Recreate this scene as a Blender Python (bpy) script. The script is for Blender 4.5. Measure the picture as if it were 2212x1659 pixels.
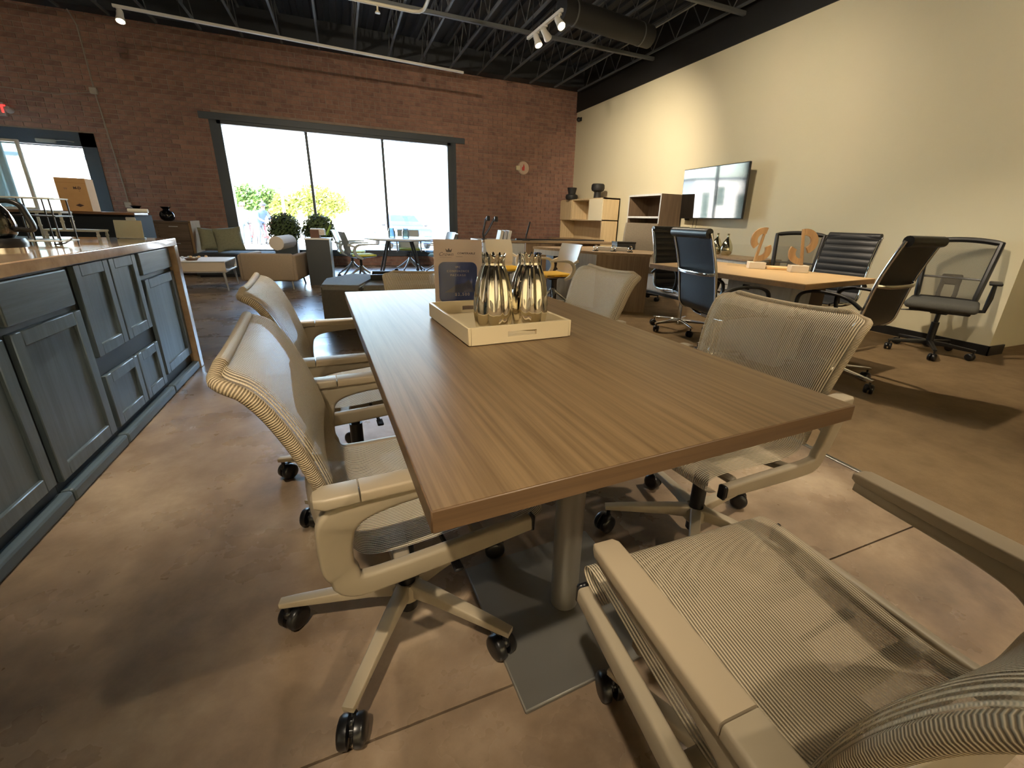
import bpy, bmesh, math, random
from mathutils import Vector, Matrix, Euler
random.seed(7)
PI = math.pi
for _o in list(bpy.data.objects): bpy.data.objects.remove(_o)
S = bpy.context.scene
COL = S.collection

# ------------------------------------------------------------------ camera
CAM_H = 1.09
yaw, pitch, roll, FPX = 0.4055, 0.3306, 0.0341, 929.0
fw = Vector((math.sin(yaw)*math.cos(pitch), math.cos(yaw)*math.cos(pitch), -math.sin(pitch)))
r0 = Vector((math.cos(yaw), -math.sin(yaw), 0)); u0 = r0.cross(fw)
rr = math.cos(roll)*r0 + math.sin(roll)*u0
uu = -math.sin(roll)*r0 + math.cos(roll)*u0
cd = bpy.data.cameras.new('camera'); cam = bpy.data.objects.new('camera', cd); COL.objects.link(cam)
mx = Matrix((rr, uu, -fw)).transposed().to_4x4(); mx.translation = Vector((0, 0, CAM_H))
cam.matrix_world = mx
cd.sensor_width = 36; cd.lens = FPX/2212*36
cd.shift_x = -42.3/2212; cd.shift_y = -34.1/2212
cd.clip_start = 0.02; cd.clip_end = 400
S.camera = cam

# ------------------------------------------------------------------ world, sun, exposure
W = bpy.data.worlds.new('world'); S.world = W; W.use_nodes = True
nt = W.node_tree; bgn = nt.nodes['Background']
sky = nt.nodes.new('ShaderNodeTexSky'); sky.sky_type = 'NISHITA'; sky.sun_disc = False
sky.sun_elevation = math.radians(48); sky.sun_rotation = math.radians(200); sky.dust_density = 3.0; sky.ozone_density = 0.6
nt.links.new(sky.outputs[0], bgn.inputs[0]); bgn.inputs[1].default_value = 2.9
sd = bpy.data.lights.new('sun', 'SUN'); sd.energy = 3.0; sd.angle = 0.01; sd.color = (1, .95, .86)
sun = bpy.data.objects.new('sun', sd); COL.objects.link(sun)
sun.rotation_euler = Vector((.3, .72, -.95)).to_track_quat('-Z', 'Y').to_euler()
S.view_settings.view_transform = 'Standard'; S.view_settings.look = 'None'
S.view_settings.gamma = 1; S.view_settings.use_curve_mapping = False
S.view_settings.exposure = 0.95
S.cycles.max_bounces = 7; S.cycles.transparent_max_bounces = 16; S.cycles.sample_clamp_indirect = 6

# ------------------------------------------------------------------ materials
def lin(c):
    return tuple((v/255/12.92 if v/255 <= .04045 else ((v/255+.055)/1.055)**2.4) for v in c)
MATS = {}
def mat(name, rgb=(128,128,128), rough=.5, metal=0, var=0.0, vscale=8, bump=0, bscale=60, spec=.5, emit=None, estr=0, stretch=None, var_rgb=None, coat=0, detail=6, alpha=1, trans=0, rand=0):
    """procedural principled material; var = share of a second tone mixed in by noise"""
    if name in MATS: return MATS[name]
    m = bpy.data.materials.new(name); m.use_nodes = True; MATS[name] = m
    n = m.node_tree.nodes; L = m.node_tree.links; b = n['Principled BSDF']
    c = lin(rgb)
    b.inputs['Base Color'].default_value = (*c, 1); b.inputs['Roughness'].default_value = rough
    b.inputs['Metallic'].default_value = metal; b.inputs['Specular IOR Level'].default_value = spec
    b.inputs['Coat Weight'].default_value = coat; b.inputs['Alpha'].default_value = alpha; b.inputs['Transmission Weight'].default_value = trans
    if emit: b.inputs['Emission Color'].default_value = (*lin(emit), 1); b.inputs['Emission Strength'].default_value = estr
    tc = n.new('ShaderNodeTexCoord'); mp = n.new('ShaderNodeMapping'); L.new(tc.outputs['Object'], mp.inputs[0])
    if stretch: mp.inputs['Scale'].default_value = stretch
    if var or rand:
        c2 = lin(var_rgb) if var_rgb else tuple(v*.55 for v in c)
        mix = n.new('ShaderNodeMix'); mix.data_type = 'RGBA'
        mix.inputs[6].default_value = (*c, 1); mix.inputs[7].default_value = (*c2, 1)
        if var:
            nz = n.new('ShaderNodeTexNoise'); nz.inputs['Scale'].default_value = vscale; nz.inputs['Detail'].default_value = detail; nz.inputs['Roughness'].default_value = .65
            L.new(mp.outputs[0], nz.inputs[0])
            rp = n.new('ShaderNodeMapRange'); rp.inputs[1].default_value = .38; rp.inputs[2].default_value = .66; rp.inputs[3].default_value = 0; rp.inputs[4].default_value = var
            L.new(nz.outputs[0], rp.inputs[0]); fac = rp.outputs[0]
        if rand:
            oi = n.new('ShaderNodeObjectInfo'); ge = n.new('ShaderNodeNewGeometry')
            ad = n.new('ShaderNodeMath'); ad.operation = 'ADD'; L.new(oi.outputs['Random'], ad.inputs[0]); L.new(ge.outputs['Random Per Island'], ad.inputs[1])
            fr = n.new('ShaderNodeMath'); fr.operation = 'FRACT'; L.new(ad.outputs[0], fr.inputs[0])
            mu = n.new('ShaderNodeMath'); mu.operation = 'MULTIPLY'; L.new(fr.outputs[0], mu.inputs[0]); mu.inputs[1].default_value = rand
            if var:
                a2 = n.new('ShaderNodeMath'); a2.operation = 'ADD'; a2.use_clamp = True; L.new(mu.outputs[0], a2.inputs[0]); L.new(fac, a2.inputs[1]); fac = a2.outputs[0]
            else: fac = mu.outputs[0]
        L.new(fac, mix.inputs[0]); L.new(mix.outputs[2], b.inputs['Base Color'])
    if bump:
        nb = n.new('ShaderNodeTexNoise'); nb.inputs['Scale'].default_value = bscale; nb.inputs['Detail'].default_value = 4
        L.new(mp.outputs[0], nb.inputs[0])
        bp = n.new('ShaderNodeBump'); bp.inputs['Strength'].default_value = bump; bp.inputs['Distance'].default_value = .01
        L.new(nb.outputs[0], bp.inputs['Height']); L.new(bp.outputs[0], b.inputs['Normal'])
    return m
def wood(name, rgb, dark, rough=.4, axis=1, scale=1.0, spec=.5, var=.8, fine=60):
    """straight grained wood or wood laminate, grain running along the given object axis"""
    if name in MATS: return MATS[name]
    st = [fine, fine, fine]; st[axis] = 1.6
    return mat(name, rgb, rough, var=var, vscale=scale, stretch=tuple(st), var_rgb=dark, spec=spec, detail=5)
def thinglass(name, tint=(255,255,255), gloss=.08, rough=0.0, dens=0.0):
    if name in MATS: return MATS[name]
    m = bpy.data.materials.new(name); m.use_nodes = True; MATS[name] = m
    n = m.node_tree.nodes; L = m.node_tree.links; n.clear()
    o = n.new('ShaderNodeOutputMaterial'); t = n.new('ShaderNodeBsdfTransparent'); g = n.new('ShaderNodeBsdfGlossy'); d = n.new('ShaderNodeBsdfDiffuse')
    t.inputs[0].default_value = (*lin(tint), 1); g.inputs['Roughness'].default_value = rough; d.inputs[0].default_value = (*lin(tint), 1)
    fz = n.new('ShaderNodeFresnel'); fz.inputs[0].default_value = 1.45
    mu = n.new('ShaderNodeMath'); mu.operation = 'MULTIPLY'; mu.inputs[1].default_value = gloss/.04; mu.use_clamp = True; L.new(fz.outputs[0], mu.inputs[0])
    x = n.new('ShaderNodeMixShader'); L.new(mu.outputs[0], x.inputs[0]); L.new(t.outputs[0], x.inputs[1]); L.new(g.outputs[0], x.inputs[2])
    y = n.new('ShaderNodeMixShader'); y.inputs[0].default_value = dens; L.new(x.outputs[0], y.inputs[1]); L.new(d.outputs[0], y.inputs[2])
    L.new(y.outputs[0], o.inputs[0]); return m
def meshfab(name, rgb, dark, pitch=.0055, open_=.35, cross=True, rough=.6, open2=.0):
    """woven see-through mesh: threads along v (uv in metres) with gaps between them"""
    if name in MATS: return MATS[name]
    m = bpy.data.materials.new(name); m.use_nodes = True; MATS[name] = m
    n = m.node_tree.nodes; L = m.node_tree.links; b = n['Principled BSDF']; o = n['Material Output']
    b.inputs['Roughness'].default_value = rough; b.inputs['Specular IOR Level'].default_value = .35
    uv = n.new('ShaderNodeTexCoord'); sp = n.new('ShaderNodeSeparateXYZ'); L.new(uv.outputs['UV'], sp.inputs[0])
    def math_(op, a, bb=None):
        k = n.new('ShaderNodeMath'); k.operation = op
        for i, v in enumerate((a, bb)):
            if v is None: continue
            if isinstance(v, (int, float)): k.inputs[i].default_value = v
            else: L.new(v, k.inputs[i])
        return k.outputs[0]
    def wave(src, p):
        return math_('SINE', math_('MULTIPLY', src, 2*PI/p))
    w1 = wave(sp.outputs[0], pitch)
    w2 = wave(sp.outputs[1], pitch*.62)
    if cross: w = math_('ADD', math_('MULTIPLY', w1, .78), math_('MULTIPLY', math_('MULTIPLY', w1, w2), .35))
    else: w = w1
    mr = n.new('ShaderNodeMapRange'); L.new(w, mr.inputs[0]); mr.inputs[1].default_value = -.5; mr.inputs[2].default_value = .45
    mr.inputs[3].default_value = 0; mr.inputs[4].default_value = 1
    mix = n.new('ShaderNodeMix'); mix.data_type = 'RGBA'; mix.inputs[6].default_value = (*lin(dark), 1); mix.inputs[7].default_value = (*lin(rgb), 1)
    L.new(mr.outputs[0], mix.inputs[0]); L.new(mix.outputs[2], b.inputs['Base Color'])
    bp = n.new('ShaderNodeBump'); bp.inputs['Strength'].default_value = .5; bp.inputs['Distance'].default_value = .002; L.new(w, bp.inputs['Height']); L.new(bp.outputs[0], b.inputs['Normal'])
    tr = n.new('ShaderNodeBsdfTransparent'); mx_ = n.new('ShaderNodeMixShader')
    a = n.new('ShaderNodeMapRange'); L.new(mr.outputs[0], a.inputs[0]); a.inputs[3].default_value = 1-open_; a.inputs[4].default_value = 1-open2
    L.new(a.outputs[0], mx_.inputs[0]); L.new(tr.outputs[0], mx_.inputs[1]); L.new(b.outputs[0], mx_.inputs[2]); L.new(mx_.outputs[0], o.inputs[0])
    return m

# ------------------------------------------------------------------ mesh helpers
class MB:
    """collects shapes into one bmesh; build() links it as one object"""
    def __init__(s): s.bm = bmesh.new(); s.uv = None
    def _tr(s, vs, M):
        for v in vs: v.co = M @ v.co
    def box(s, c, d, rot=None, bev=0, seg=1):
        r = bmesh.ops.create_cube(s.bm, size=1); vs = r['verts']
        M = Matrix.Diagonal((*d, 1))
        for v in vs: v.co = M @ v.co
        if bev:
            es = list({e for v in vs for e in v.link_edges})
            g = bmesh.ops.bevel(s.bm, geom=es, offset=min(bev, .49*min(d)), segments=seg, affect='EDGES', profile=.5)
            vs = list({v for f in g['faces'] for v in f.verts} | {v for v in vs if v.is_valid})
        T = Matrix.Translation(c)
        if rot is not None: T = T @ (Euler(rot).to_matrix().to_4x4() if not isinstance(rot, Matrix) else rot.to_4x4())
        s._tr(vs, T); return s
    def b2(s, p, q, bev=0, seg=1):
        return s.box([(a+b)/2 for a, b in zip(p, q)], [abs(b-a) for a, b in zip(p, q)], bev=bev, seg=seg)
    def cyl(s, p, q, r1, r2=None, n=16, cap=True):
        p, q = Vector(p), Vector(q); d = q-p
        r2 = r1 if r2 is None else r2
        r = bmesh.ops.create_cone(s.bm, cap_ends=cap, segments=n, radius1=r1, radius2=r2, depth=d.length)
        s._tr(r['verts'], Matrix.Translation((p+q)/2) @ d.to_track_quat('Z', 'Y').to_matrix().to_4x4()); return s
    def sph(s, c, r, u=16, v=10, sc=(1,1,1)):
        k = bmesh.ops.create_uvsphere(s.bm, u_segments=u, v_segments=v, radius=r)
        s._tr(k['verts'], Matrix.Translation(c) @ Matrix.Diagonal((*sc, 1))); return s
    def ico(s, c, r, sub=2, sc=(1,1,1)):
        k = bmesh.ops.create_icosphere(s.bm, subdivisions=sub, radius=r)
        s._tr(k['verts'], Matrix.Translation(c) @ Matrix.Diagonal((*sc, 1))); return k['verts']
    def loft(s, rings, close=True, cap=True):
        R = [[s.bm.verts.new(p) for p in ring] for ring in rings]
        n = len(R[0])
        for a, b in zip(R, R[1:]):
            for i in range(n if close else n-1):
                j = (i+1) % n
                try: s.bm.faces.new((a[i], a[j], b[j], b[i]))
                except ValueError: pass
        if cap and close:
            for k in (R[0][::-1], R[-1]):
                try: s.bm.faces.new(k)
                except ValueError: pass
        return s
    def lathe(s, prof, c=(0,0,0), n=24, M=None, flute=0, nfl=0):
        c = Vector(c); rings = []
        for r, z in prof:
            ring = []
            for i in range(n):
                a = 2*PI*i/n; q = r
                if nfl: q = r*(1+flute*math.cos(nfl*a))
                p = Vector((q*math.cos(a), q*math.sin(a), z))
                ring.append(c + (M @ p if M else p))
            rings.append(ring)
        return s.loft(rings)
    def tube(s, pts, r, n=8, closed=False):
        pts = [Vector(p) for p in pts]; rings = []; N = len(pts); up = None
        for i, p in enumerate(pts):
            a = pts[(i-1) % N] if (closed or i) else p; b = pts[(i+1) % N] if (closed or i < N-1) else p
            t = (b-a).normalized()
            if up is None:
                up = Vector((0,0,1)) if abs(t.z) < .9 else Vector((1,0,0))
            side = t.cross(up).normalized(); up = side.cross(t).normalized()
            q = r[i] if isinstance(r, (list, tuple)) else r
            rings.append([p + q*(math.cos(2*PI*k/n)*side + math.sin(2*PI*k/n)*up) for k in range(n)])
        if closed: rings.append(rings[0])
        return s.loft(rings, cap=not closed)
    def beam(s, pts, B=(1,0,0), n=4, rr=.35):
        """sweep of a rounded rectangle; pts = (pos, half height along the normal, half width along B)"""
        B = Vector(B).normalized(); P = [Vector(p[0]) for p in pts]; rings = []
        for i, (p, a, b) in enumerate(pts):
            t = (P[min(i+1, len(P)-1)]-P[max(i-1, 0)]).normalized(); nn = t.cross(B).normalized(); bb = nn.cross(t).normalized()
            r = min(a, b)*rr*2 if rr <= .5 else min(a, b); ring = []
            r = min(r, a, b)
            for q, (sx, sy) in enumerate(((1,1),(-1,1),(-1,-1),(1,-1))):
                for k in range(n):
                    an = PI/2*q + PI/2*k/(n-1) if n > 1 else PI/2*q+PI/4
                    ring.append(P[i] + bb*(sx*(b-r)+r*math.cos(an)) + nn*(sy*(a-r)+r*math.sin(an)))
            rings.append(ring)
        return s.loft(rings)
    def grid(s, f, nu, nv, uvf=None):
        uvl = s.bm.loops.layers.uv.verify() if uvf else None
        V = [[s.bm.verts.new(f(i/nu, j/nv)) for j in range(nv+1)] for i in range(nu+1)]
        for i in range(nu):
            for j in range(nv):
                fc = s.bm.faces.new((V[i][j], V[i+1][j], V[i+1][j+1], V[i][j+1]))
                if uvf:
                    for lp, (a, b) in zip(fc.loops, ((i,j),(i+1,j),(i+1,j+1),(i,j+1))): lp[uvl].uv = uvf(a/nu, b/nv)
        return s
    def prism(s, poly, h, M=None):
        """polygon in xy extruded by h along z"""
        M = M or Matrix()
        a = [s.bm.verts.new(M @ Vector((x, y, 0))) for x, y in poly]; b = [s.bm.verts.new(M @ Vector((x, y, h))) for x, y in poly]
        n = len(a); s.bm.faces.new(a[::-1]); s.bm.faces.new(b)
        for i in range(n): s.bm.faces.new((a[i], a[(i+1) % n], b[(i+1) % n], b[i]))
        return s
    def mesh(s, name, material, smooth=40):
        bmesh.ops.recalc_face_normals(s.bm, faces=s.bm.faces)
        me = bpy.data.meshes.new(name); s.bm.to_mesh(me); s.bm.free()
        if material: me.materials.append(material)
        if smooth:
            me.polygons.foreach_set('use_smooth', [True]*len(me.polygons))
            try: me.set_sharp_from_angle(angle=math.radians(smooth))
            except Exception: pass
        return me
    def build(s, name, material, parent=None, loc=None, rot=None, smooth=40):
        return ob(name, s.mesh(name, material, smooth), parent, loc, rot)
def ob(name, me, parent=None, loc=None, rot=None):
    o = bpy.data.objects.new(name, me); COL.objects.link(o)
    if parent: o.parent = parent
    if loc is not None: o.location = loc
    if rot is not None: o.rotation_euler = rot
    return o
def thing(name, label, cat, loc=(0,0,0), rz=0, group=None):
    o = bpy.data.objects.new(name, None); COL.objects.link(o); o.empty_display_size = .1
    o.location = loc; o.rotation_euler = (0, 0, rz); return tag(o, label, cat, group)
def tag(o, label=None, cat=None, group=None, kind=None):
    for k, v in (('label', label), ('category', cat), ('group', group), ('kind', kind)):
        if v: o[k] = v
    return o
def st(o): o['kind'] = 'structure'; return o
CACHE = {}
def cached(key, fn):
    if key not in CACHE: CACHE[key] = fn()
    return CACHE[key]
def crom(pts, n=6):
    """Catmull-Rom through tuples of any length"""
    out = []; P = [pts[0]] + list(pts) + [pts[-1]]
    for i in range(1, len(P)-2):
        a, b, c, d = P[i-1:i+3]
        for k in range(n):
            t = k/n
            out.append(tuple(.5*((2*q)+(r-p)*t+(2*p-5*q+4*r-s_)*t*t+(3*q-p-3*r+s_)*t**3) for p, q, r, s_ in zip(a, b, c, d)))
    out.append(tuple(pts[-1])); return out
def text(body, size, material, parent, loc, rot, name='lettering', shear=0, extrude=.0004, align='CENTER', space=1.0, bold=0):
    c = bpy.data.curves.new(name, 'FONT'); c.body = body; c.size = size; c.extrude = extrude; c.align_x = align; c.align_y = 'CENTER'; c.shear = shear; c.space_character = space; c.offset = bold; c.resolution_u = 3
    o = bpy.data.objects.new(name, c); COL.objects.link(o)
    dg = bpy.context.evaluated_depsgraph_get(); me = bpy.data.meshes.new_from_object(o.evaluated_get(dg)); bpy.data.objects.remove(o); bpy.data.curves.remove(c)
    me.materials.clear(); me.materials.append(material); me.name = name
    return ob(name, me, parent, loc, rot)
# ------------------------------------------------------------------ shared materials
M_white = mat('white_paint', (236,233,226), .45)
M_black = mat('black_plastic', (20,20,22), .38, var=.2, vscale=30)
M_dark = mat('dark_metal', (38,40,43), .45)
M_chrome = mat('chrome', (232,232,230), .07, metal=1)
M_alu = mat('brushed_aluminium', (168,168,165), .32, metal=1)
M_brick = mat('brick_clay', (164,124,106), .88, var=.55, vscale=9, var_rgb=(114,86,76), rand=.45, bump=.35, bscale=90)
M_mortar = mat('mortar', (158,140,126), .95, var=.6, vscale=5, var_rgb=(122,106,96), bump=.3, bscale=120)
M_beige = mat('beige_wall_paint', (216,207,176), .6, var=.12, vscale=1.2, var_rgb=(203,193,160), bump=.05, bscale=200)
M_ceil = mat('black_ceiling_paint', (42,46,52), .75)
M_joist = mat('joist_paint', (84,87,90), .6)
M_frame = mat('charcoal_window_frame', (60,68,76), .5)
M_glass = thinglass('window_glass', (250,253,252), .07)
M_base = mat('black_baseboard', (22,21,20), .5)

XW, YW, HC = 5.57, 10.7, 4.45
XL, YB, XR = -7.2, -6.0, 9.0
# ------------------------------------------------------------------ floor: stained concrete slabs with saw-cut joints, carpet on the right
def concrete_mat():
    m = mat('stained_concrete', (134,110,88), .26, spec=.6)
    n = m.node_tree.nodes; L = m.node_tree.links; b = n['Principled BSDF']
    ge = n.new('ShaderNodeNewGeometry')
    def noise(s, d=6, r=.6, dist=0):
        k = n.new('ShaderNodeTexNoise'); k.inputs['Scale'].default_value = s; k.inputs['Detail'].default_value = d; k.inputs['Roughness'].default_value = r; k.inputs['Distortion'].default_value = dist
        L.new(ge.outputs['Position'], k.inputs[0]); return k.outputs[0]
    cr = n.new('ShaderNodeValToRGB'); e = cr.color_ramp
    e.elements[0].position = .30; e.elements[0].color = (*lin((92,80,68)), 1)
    e.elements[1].position = .72; e.elements[1].color = (*lin((186,168,142)), 1)
    k = e.elements.new(.5); k.color = (*lin((143,123,101)), 1)
    L.new(noise(1.3, 8, .6, .25), cr.inputs[0])
    mx2 = n.new('ShaderNodeMix'); mx2.data_type = 'RGBA'; mx2.blend_type = 'MULTIPLY'
    c2 = n.new('ShaderNodeValToRGB'); c2.color_ramp.elements[0].position = .38; c2.color_ramp.elements[0].color = (.62,.58,.55,1); c2.color_ramp.elements[1].position = .6; c2.color_ramp.elements[1].color = (1,1,1,1)
    L.new(noise(7, 10, .7, .1), c2.inputs[0]); mx2.inputs[0].default_value = .55
    L.new(cr.outputs[0], mx2.inputs[6]); L.new(c2.outputs[0], mx2.inputs[7]); L.new(mx2.outputs[2], b.inputs['Base Color'])
    rr_ = n.new('ShaderNodeMapRange'); rr_.inputs[3].default_value = .16; rr_.inputs[4].default_value = .42; L.new(noise(3.1, 5), rr_.inputs[0]); L.new(rr_.outputs[0], b.inputs['Roughness'])
    bp = n.new('ShaderNodeBump'); bp.inputs['Strength'].default_value = .06; bp.inputs['Distance'].default_value = .01; L.new(noise(25, 4), bp.inputs['Height']); L.new(bp.outputs[0], b.inputs['Normal'])
    return m
M_conc = concrete_mat()
def carpet_mat():
    m = mat('tan_carpet', (150,126,94), .95, spec=.1, var=.55, vscale=5, var_rgb=(118,98,72), bump=.9, bscale=420)
    return m
M_carpet = carpet_mat()
XC = 2.17
floor = st(MB().b2((XL, YB, -.14), (XR, YW, -.012)).build('floor', mat('floor_screed', (40,36,32), .9), smooth=0))
js = [YB, -2.9, .70, 4.3, 7.9, YW]
for a, b_ in zip(js, js[1:]):
    MB().b2((XL, a+.003, -.012), (XC-.012, b_-.003, 0)).build('floor_slab', M_conc, floor, smooth=0)
MB().b2((XC+.012, YB, -.012), (XR, YW, .006)).build('carpet', M_carpet, floor, smooth=0)
MB().b2((XC-.012, YB, -.012), (XC+.012, YW, .008), bev=.003).build('carpet_edge_strip', M_alu, floor)

# ------------------------------------------------------------------ brick wall with window and door openings
WX0, WX1, WZ0, WZ1 = -2.06, 2.48, .26, 2.70
DX0, DX1, DZ1 = -5.35, -3.84, 2.27
TH = .30
wall_back = MB()
for p, q in (((XL, YW, 0), (DX0, YW+TH, HC)), ((DX0, YW, DZ1), (DX1, YW+TH, HC)), ((DX1, YW, 0), (WX0, YW+TH, HC)),
             ((WX0, YW, WZ1), (WX1, YW+TH, HC)), ((WX0, YW, -.1), (WX1, YW+TH, WZ0)), ((WX1, YW, 0), (XW+.3, YW+TH, HC))):
    wall_back.b2(p, q)
wall_back = st(wall_back.build('wall_back', M_mortar, smooth=0))
CH, CW, JT = .079, .232, .012
bricks = []
row = 0; z = 0.0
while z < 4.12:
    header = row % 7 == 5
    w = CW/2 if header else CW
    x = XL + .05 - (0 if header else (CW/2 if row % 2 else 0))
    while x < XW:
        x0, x1 = x+JT/2, x+w-JT/2; z0, z1 = z+JT/2, z+CH-JT/2
        for (ax0, ax1, az0, az1) in ((WX0-.0, WX1+.0, WZ0, WZ1+.12), (DX0, DX1, 0, DZ1)):
            if z1 > az0 and z0 < az1:
                if x0 < ax0 < x1: x1 = ax0
                elif x0 < ax1 < x1: x0 = ax1
                elif x0 >= ax0 and x1 <= ax1: x1 = x0
        x1 = min(x1, XW)
        if x1-x0 > .03: bricks.append((x0, x1, z0, z1))
        x += w
    z += CH; row += 1
cp = Vector((0, 0, CAM_H))
def seen(b):
    c = Vector(((b[0]+b[1])/2, YW, (b[2]+b[3])/2)); d = c-cp; t = d.dot(fw)
    px = 1148+FPX*d.dot(rr)/t; py = 795-FPX*d.dot(uu)/t
    vis = 0 < px < 2212 and 0 < py < 1659 and b[2] > (.95 if b[0] > 2.4 else .9) and b[1]-b[0] > .2
    return (0 if vis else 1, t)
bricks.sort(key=seen)
rng = random.Random(3)
def brick_mesh(w, h):
    return MB().box((0, 0, 0), (w, .05, h), bev=.004).mesh('brick', M_brick, smooth=0)
for b in bricks[:300]:
    w, h = round(b[1]-b[0], 3), round(b[3]-b[2], 3)
    ob('brick', cached(('brick', w, h), lambda: brick_mesh(w, h)), wall_back, ((b[0]+b[1])/2, YW+.015-rng.uniform(0, .005), (b[2]+b[3])/2))
rest = MB()
for b in bricks[300:]:
    y = YW-.010-rng.uniform(0, .005); rest.b2((b[0], y, b[2]), (b[1], YW+.02, b[3]))
tag(rest.build('brick_field', M_brick, wall_back, smooth=0), kind='stuff')

# window
def window():
    f = MB()
    y0, y1 = YW+.03, YW+.16
    f.b2((WX0, y0-.05, WZ0), (WX0+.13, y1, WZ1)); f.b2((WX1-.14, y0-.05, WZ0), (WX1, y1, WZ1))
    f.b2((WX0, y0-.05, WZ1-.08), (WX1, y1, WZ1)); f.b2((WX0, y0-.05, WZ0), (WX1, y1, WZ0+.08))
    fr = st(f.build('window_1', M_frame, smooth=0))
    gx = [WX0+.13, -.51, .955, WX1-.14]
    for i in range(3):
        MB().b2((gx[i]+.015, YW+.10, WZ0+.07), (gx[i+1]-.015, YW+.106, WZ1-.07)).build('pane', M_glass, fr, smooth=0)
    for x in gx[1:3]: MB().b2((x-.025, YW+.05, WZ0+.05), (x+.025, YW+.15, WZ1-.05), bev=.004).build('mullion', M_frame, fr)
    MB().b2((WX0-.2, YW-.03, WZ1-.02), (WX1+.26, YW+.1, WZ1+.10), bev=.006).build('lintel', M_frame, fr)
    for x in (WX0, WX1): MB().b2((x-.055 if x < 0 else x-.07, YW-.02, WZ0-.02), (x+.07 if x < 0 else x+.055, YW+.1, WZ1), bev=.005).build('jamb', M_frame, fr)
    MB().b2((WX0-.02, YW-.05, WZ0-.05), (WX1+.02, YW+.1, WZ0+.015), bev=.006).build('window_sill', M_frame, fr)
window()
def door():
    f = MB(); y0, y1 = YW+.0, YW+.14
    f.b2((DX1-.2, y0-.03, 0), (DX1, y1, DZ1)); f.b2((DX0, y0-.03, 0), (DX0+.12, y1, DZ1)); f.b2((DX0, y0-.03, DZ1-.22), (DX1, y1, DZ1))
    fr = st(f.build('door_1', M_frame, smooth=0))
    lf = MB(); xa, xb = DX0+.13, DX1-.21
    lf.b2((xa, YW+.05, .02), (xa+.10, YW+.1, DZ1-.23)); lf.b2((xb-.02, YW+.05, .02), (xb, YW+.1, DZ1-.23)); lf.b2((xa, YW+.05, DZ1-.24), (xb, YW+.1, DZ1-.225)); lf.b2((xa, YW+.05, .02), (xb, YW+.1, .26))
    l = lf.build('door_leaf', M_frame, fr, smooth=0)
    MB().b2((xa+.09, YW+.07, .25), (xb-.01, YW+.076, DZ1-.23)).build('pane', M_glass, l, smooth=0)
    MB().b2((-4.62, YW-.06, 2.07), (-4.36, YW-.02, 2.13), bev=.01).build('door_closer', mat('closer_grey', (150,148,138), .5), fr)
    MB().tube([(-4.38, YW-.05, 2.11), (-4.24, YW-.09, 2.12), (-4.12, YW-.05, 2.11)], .008).build('closer_arm', MATS['closer_grey'], fr)
door()

# ------------------------------------------------------------------ other walls, ceiling
wr = st(MB().b2((XW, 1.95, 0), (XW+.26, YW, 3.62)).build('wall_right', M_beige, smooth=0))
st(MB().b2((XW-.02, -6, 3.62), (XW+.3, YW, HC)).build('trim_1', mat('black_bulkhead', (24,23,21), .7), smooth=0))
st(MB().b2((XW-.016, 1.934, 0), (XW, YW, .1), bev=.003).build('baseboard_right', M_base)); st(MB().b2((XW-.016, 1.934, 0), (XW+.26, 1.95, .1), bev=.003).build('baseboard_end', M_base))
st(MB().b2((XW+.26, 2.06, 0), (XR, 2.2, 3.62)).build('wall_alcove', M_beige, smooth=0))
st(MB().b2((XR, YB, 0), (XR+.2, 2.2, HC)).build('wall_far_right', M_beige, smooth=0))
st(MB().b2((XL-.2, YB, 0), (XL, YW+TH, HC)).build('wall_left', mat('pale_wall_paint', (226,222,212), .7), smooth=0))
st(MB().b2((XL, YB-.2, 0), (XR, YB, HC)).build('wall_front', M_beige, smooth=0))
dk = MB()
pr_ = []; x = XL-.2
while x < XR+.2:
    pr_ += [(x, HC), (x+.09, HC), (x+.105, HC+.04), (x+.195, HC+.04)]; x += .21
dk.loft([[Vector((a, y, b)) for a, b in pr_] + [Vector((pr_[-1][0], y, HC+.12)), Vector((pr_[0][0], y, HC+.12))] for y in (YB-.2, YW+TH)])
ceiling = st(dk.build('ceiling', M_ceil, smooth=0))
st(MB().b2((XL, YW-.32, 4.06), (XW-.02, YW, HC)).build('trim_2', M_ceil, smooth=0))
for k in range(-11, 9):
    x = .52 + .61*k
    if x > XW-.1: continue
    j = MB().b2((x-.016, YB, 3.985), (x+.016, YW-.32, 4.015)).b2((x-.016, YB, HC-.035), (x+.016, YW-.32, HC-.005))
    zz = [Vector((x, YB+.1+.30*q, 4.01 if q % 2 else HC-.02)) for q in range(54)]
    for a_, b_ in zip(zz, zz[1:]): j.cyl(a_, b_, .009, n=4, cap=False)
    j.build('joist', M_joist, ceiling, smooth=0)
for y in (7.75, 5.7, 3.4, .5):
    MB().b2((XL, y-.03, 3.93), (XW-.02, y+.03, 3.985), bev=.008).build('beam', M_joist, ceiling, smooth=0)
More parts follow.
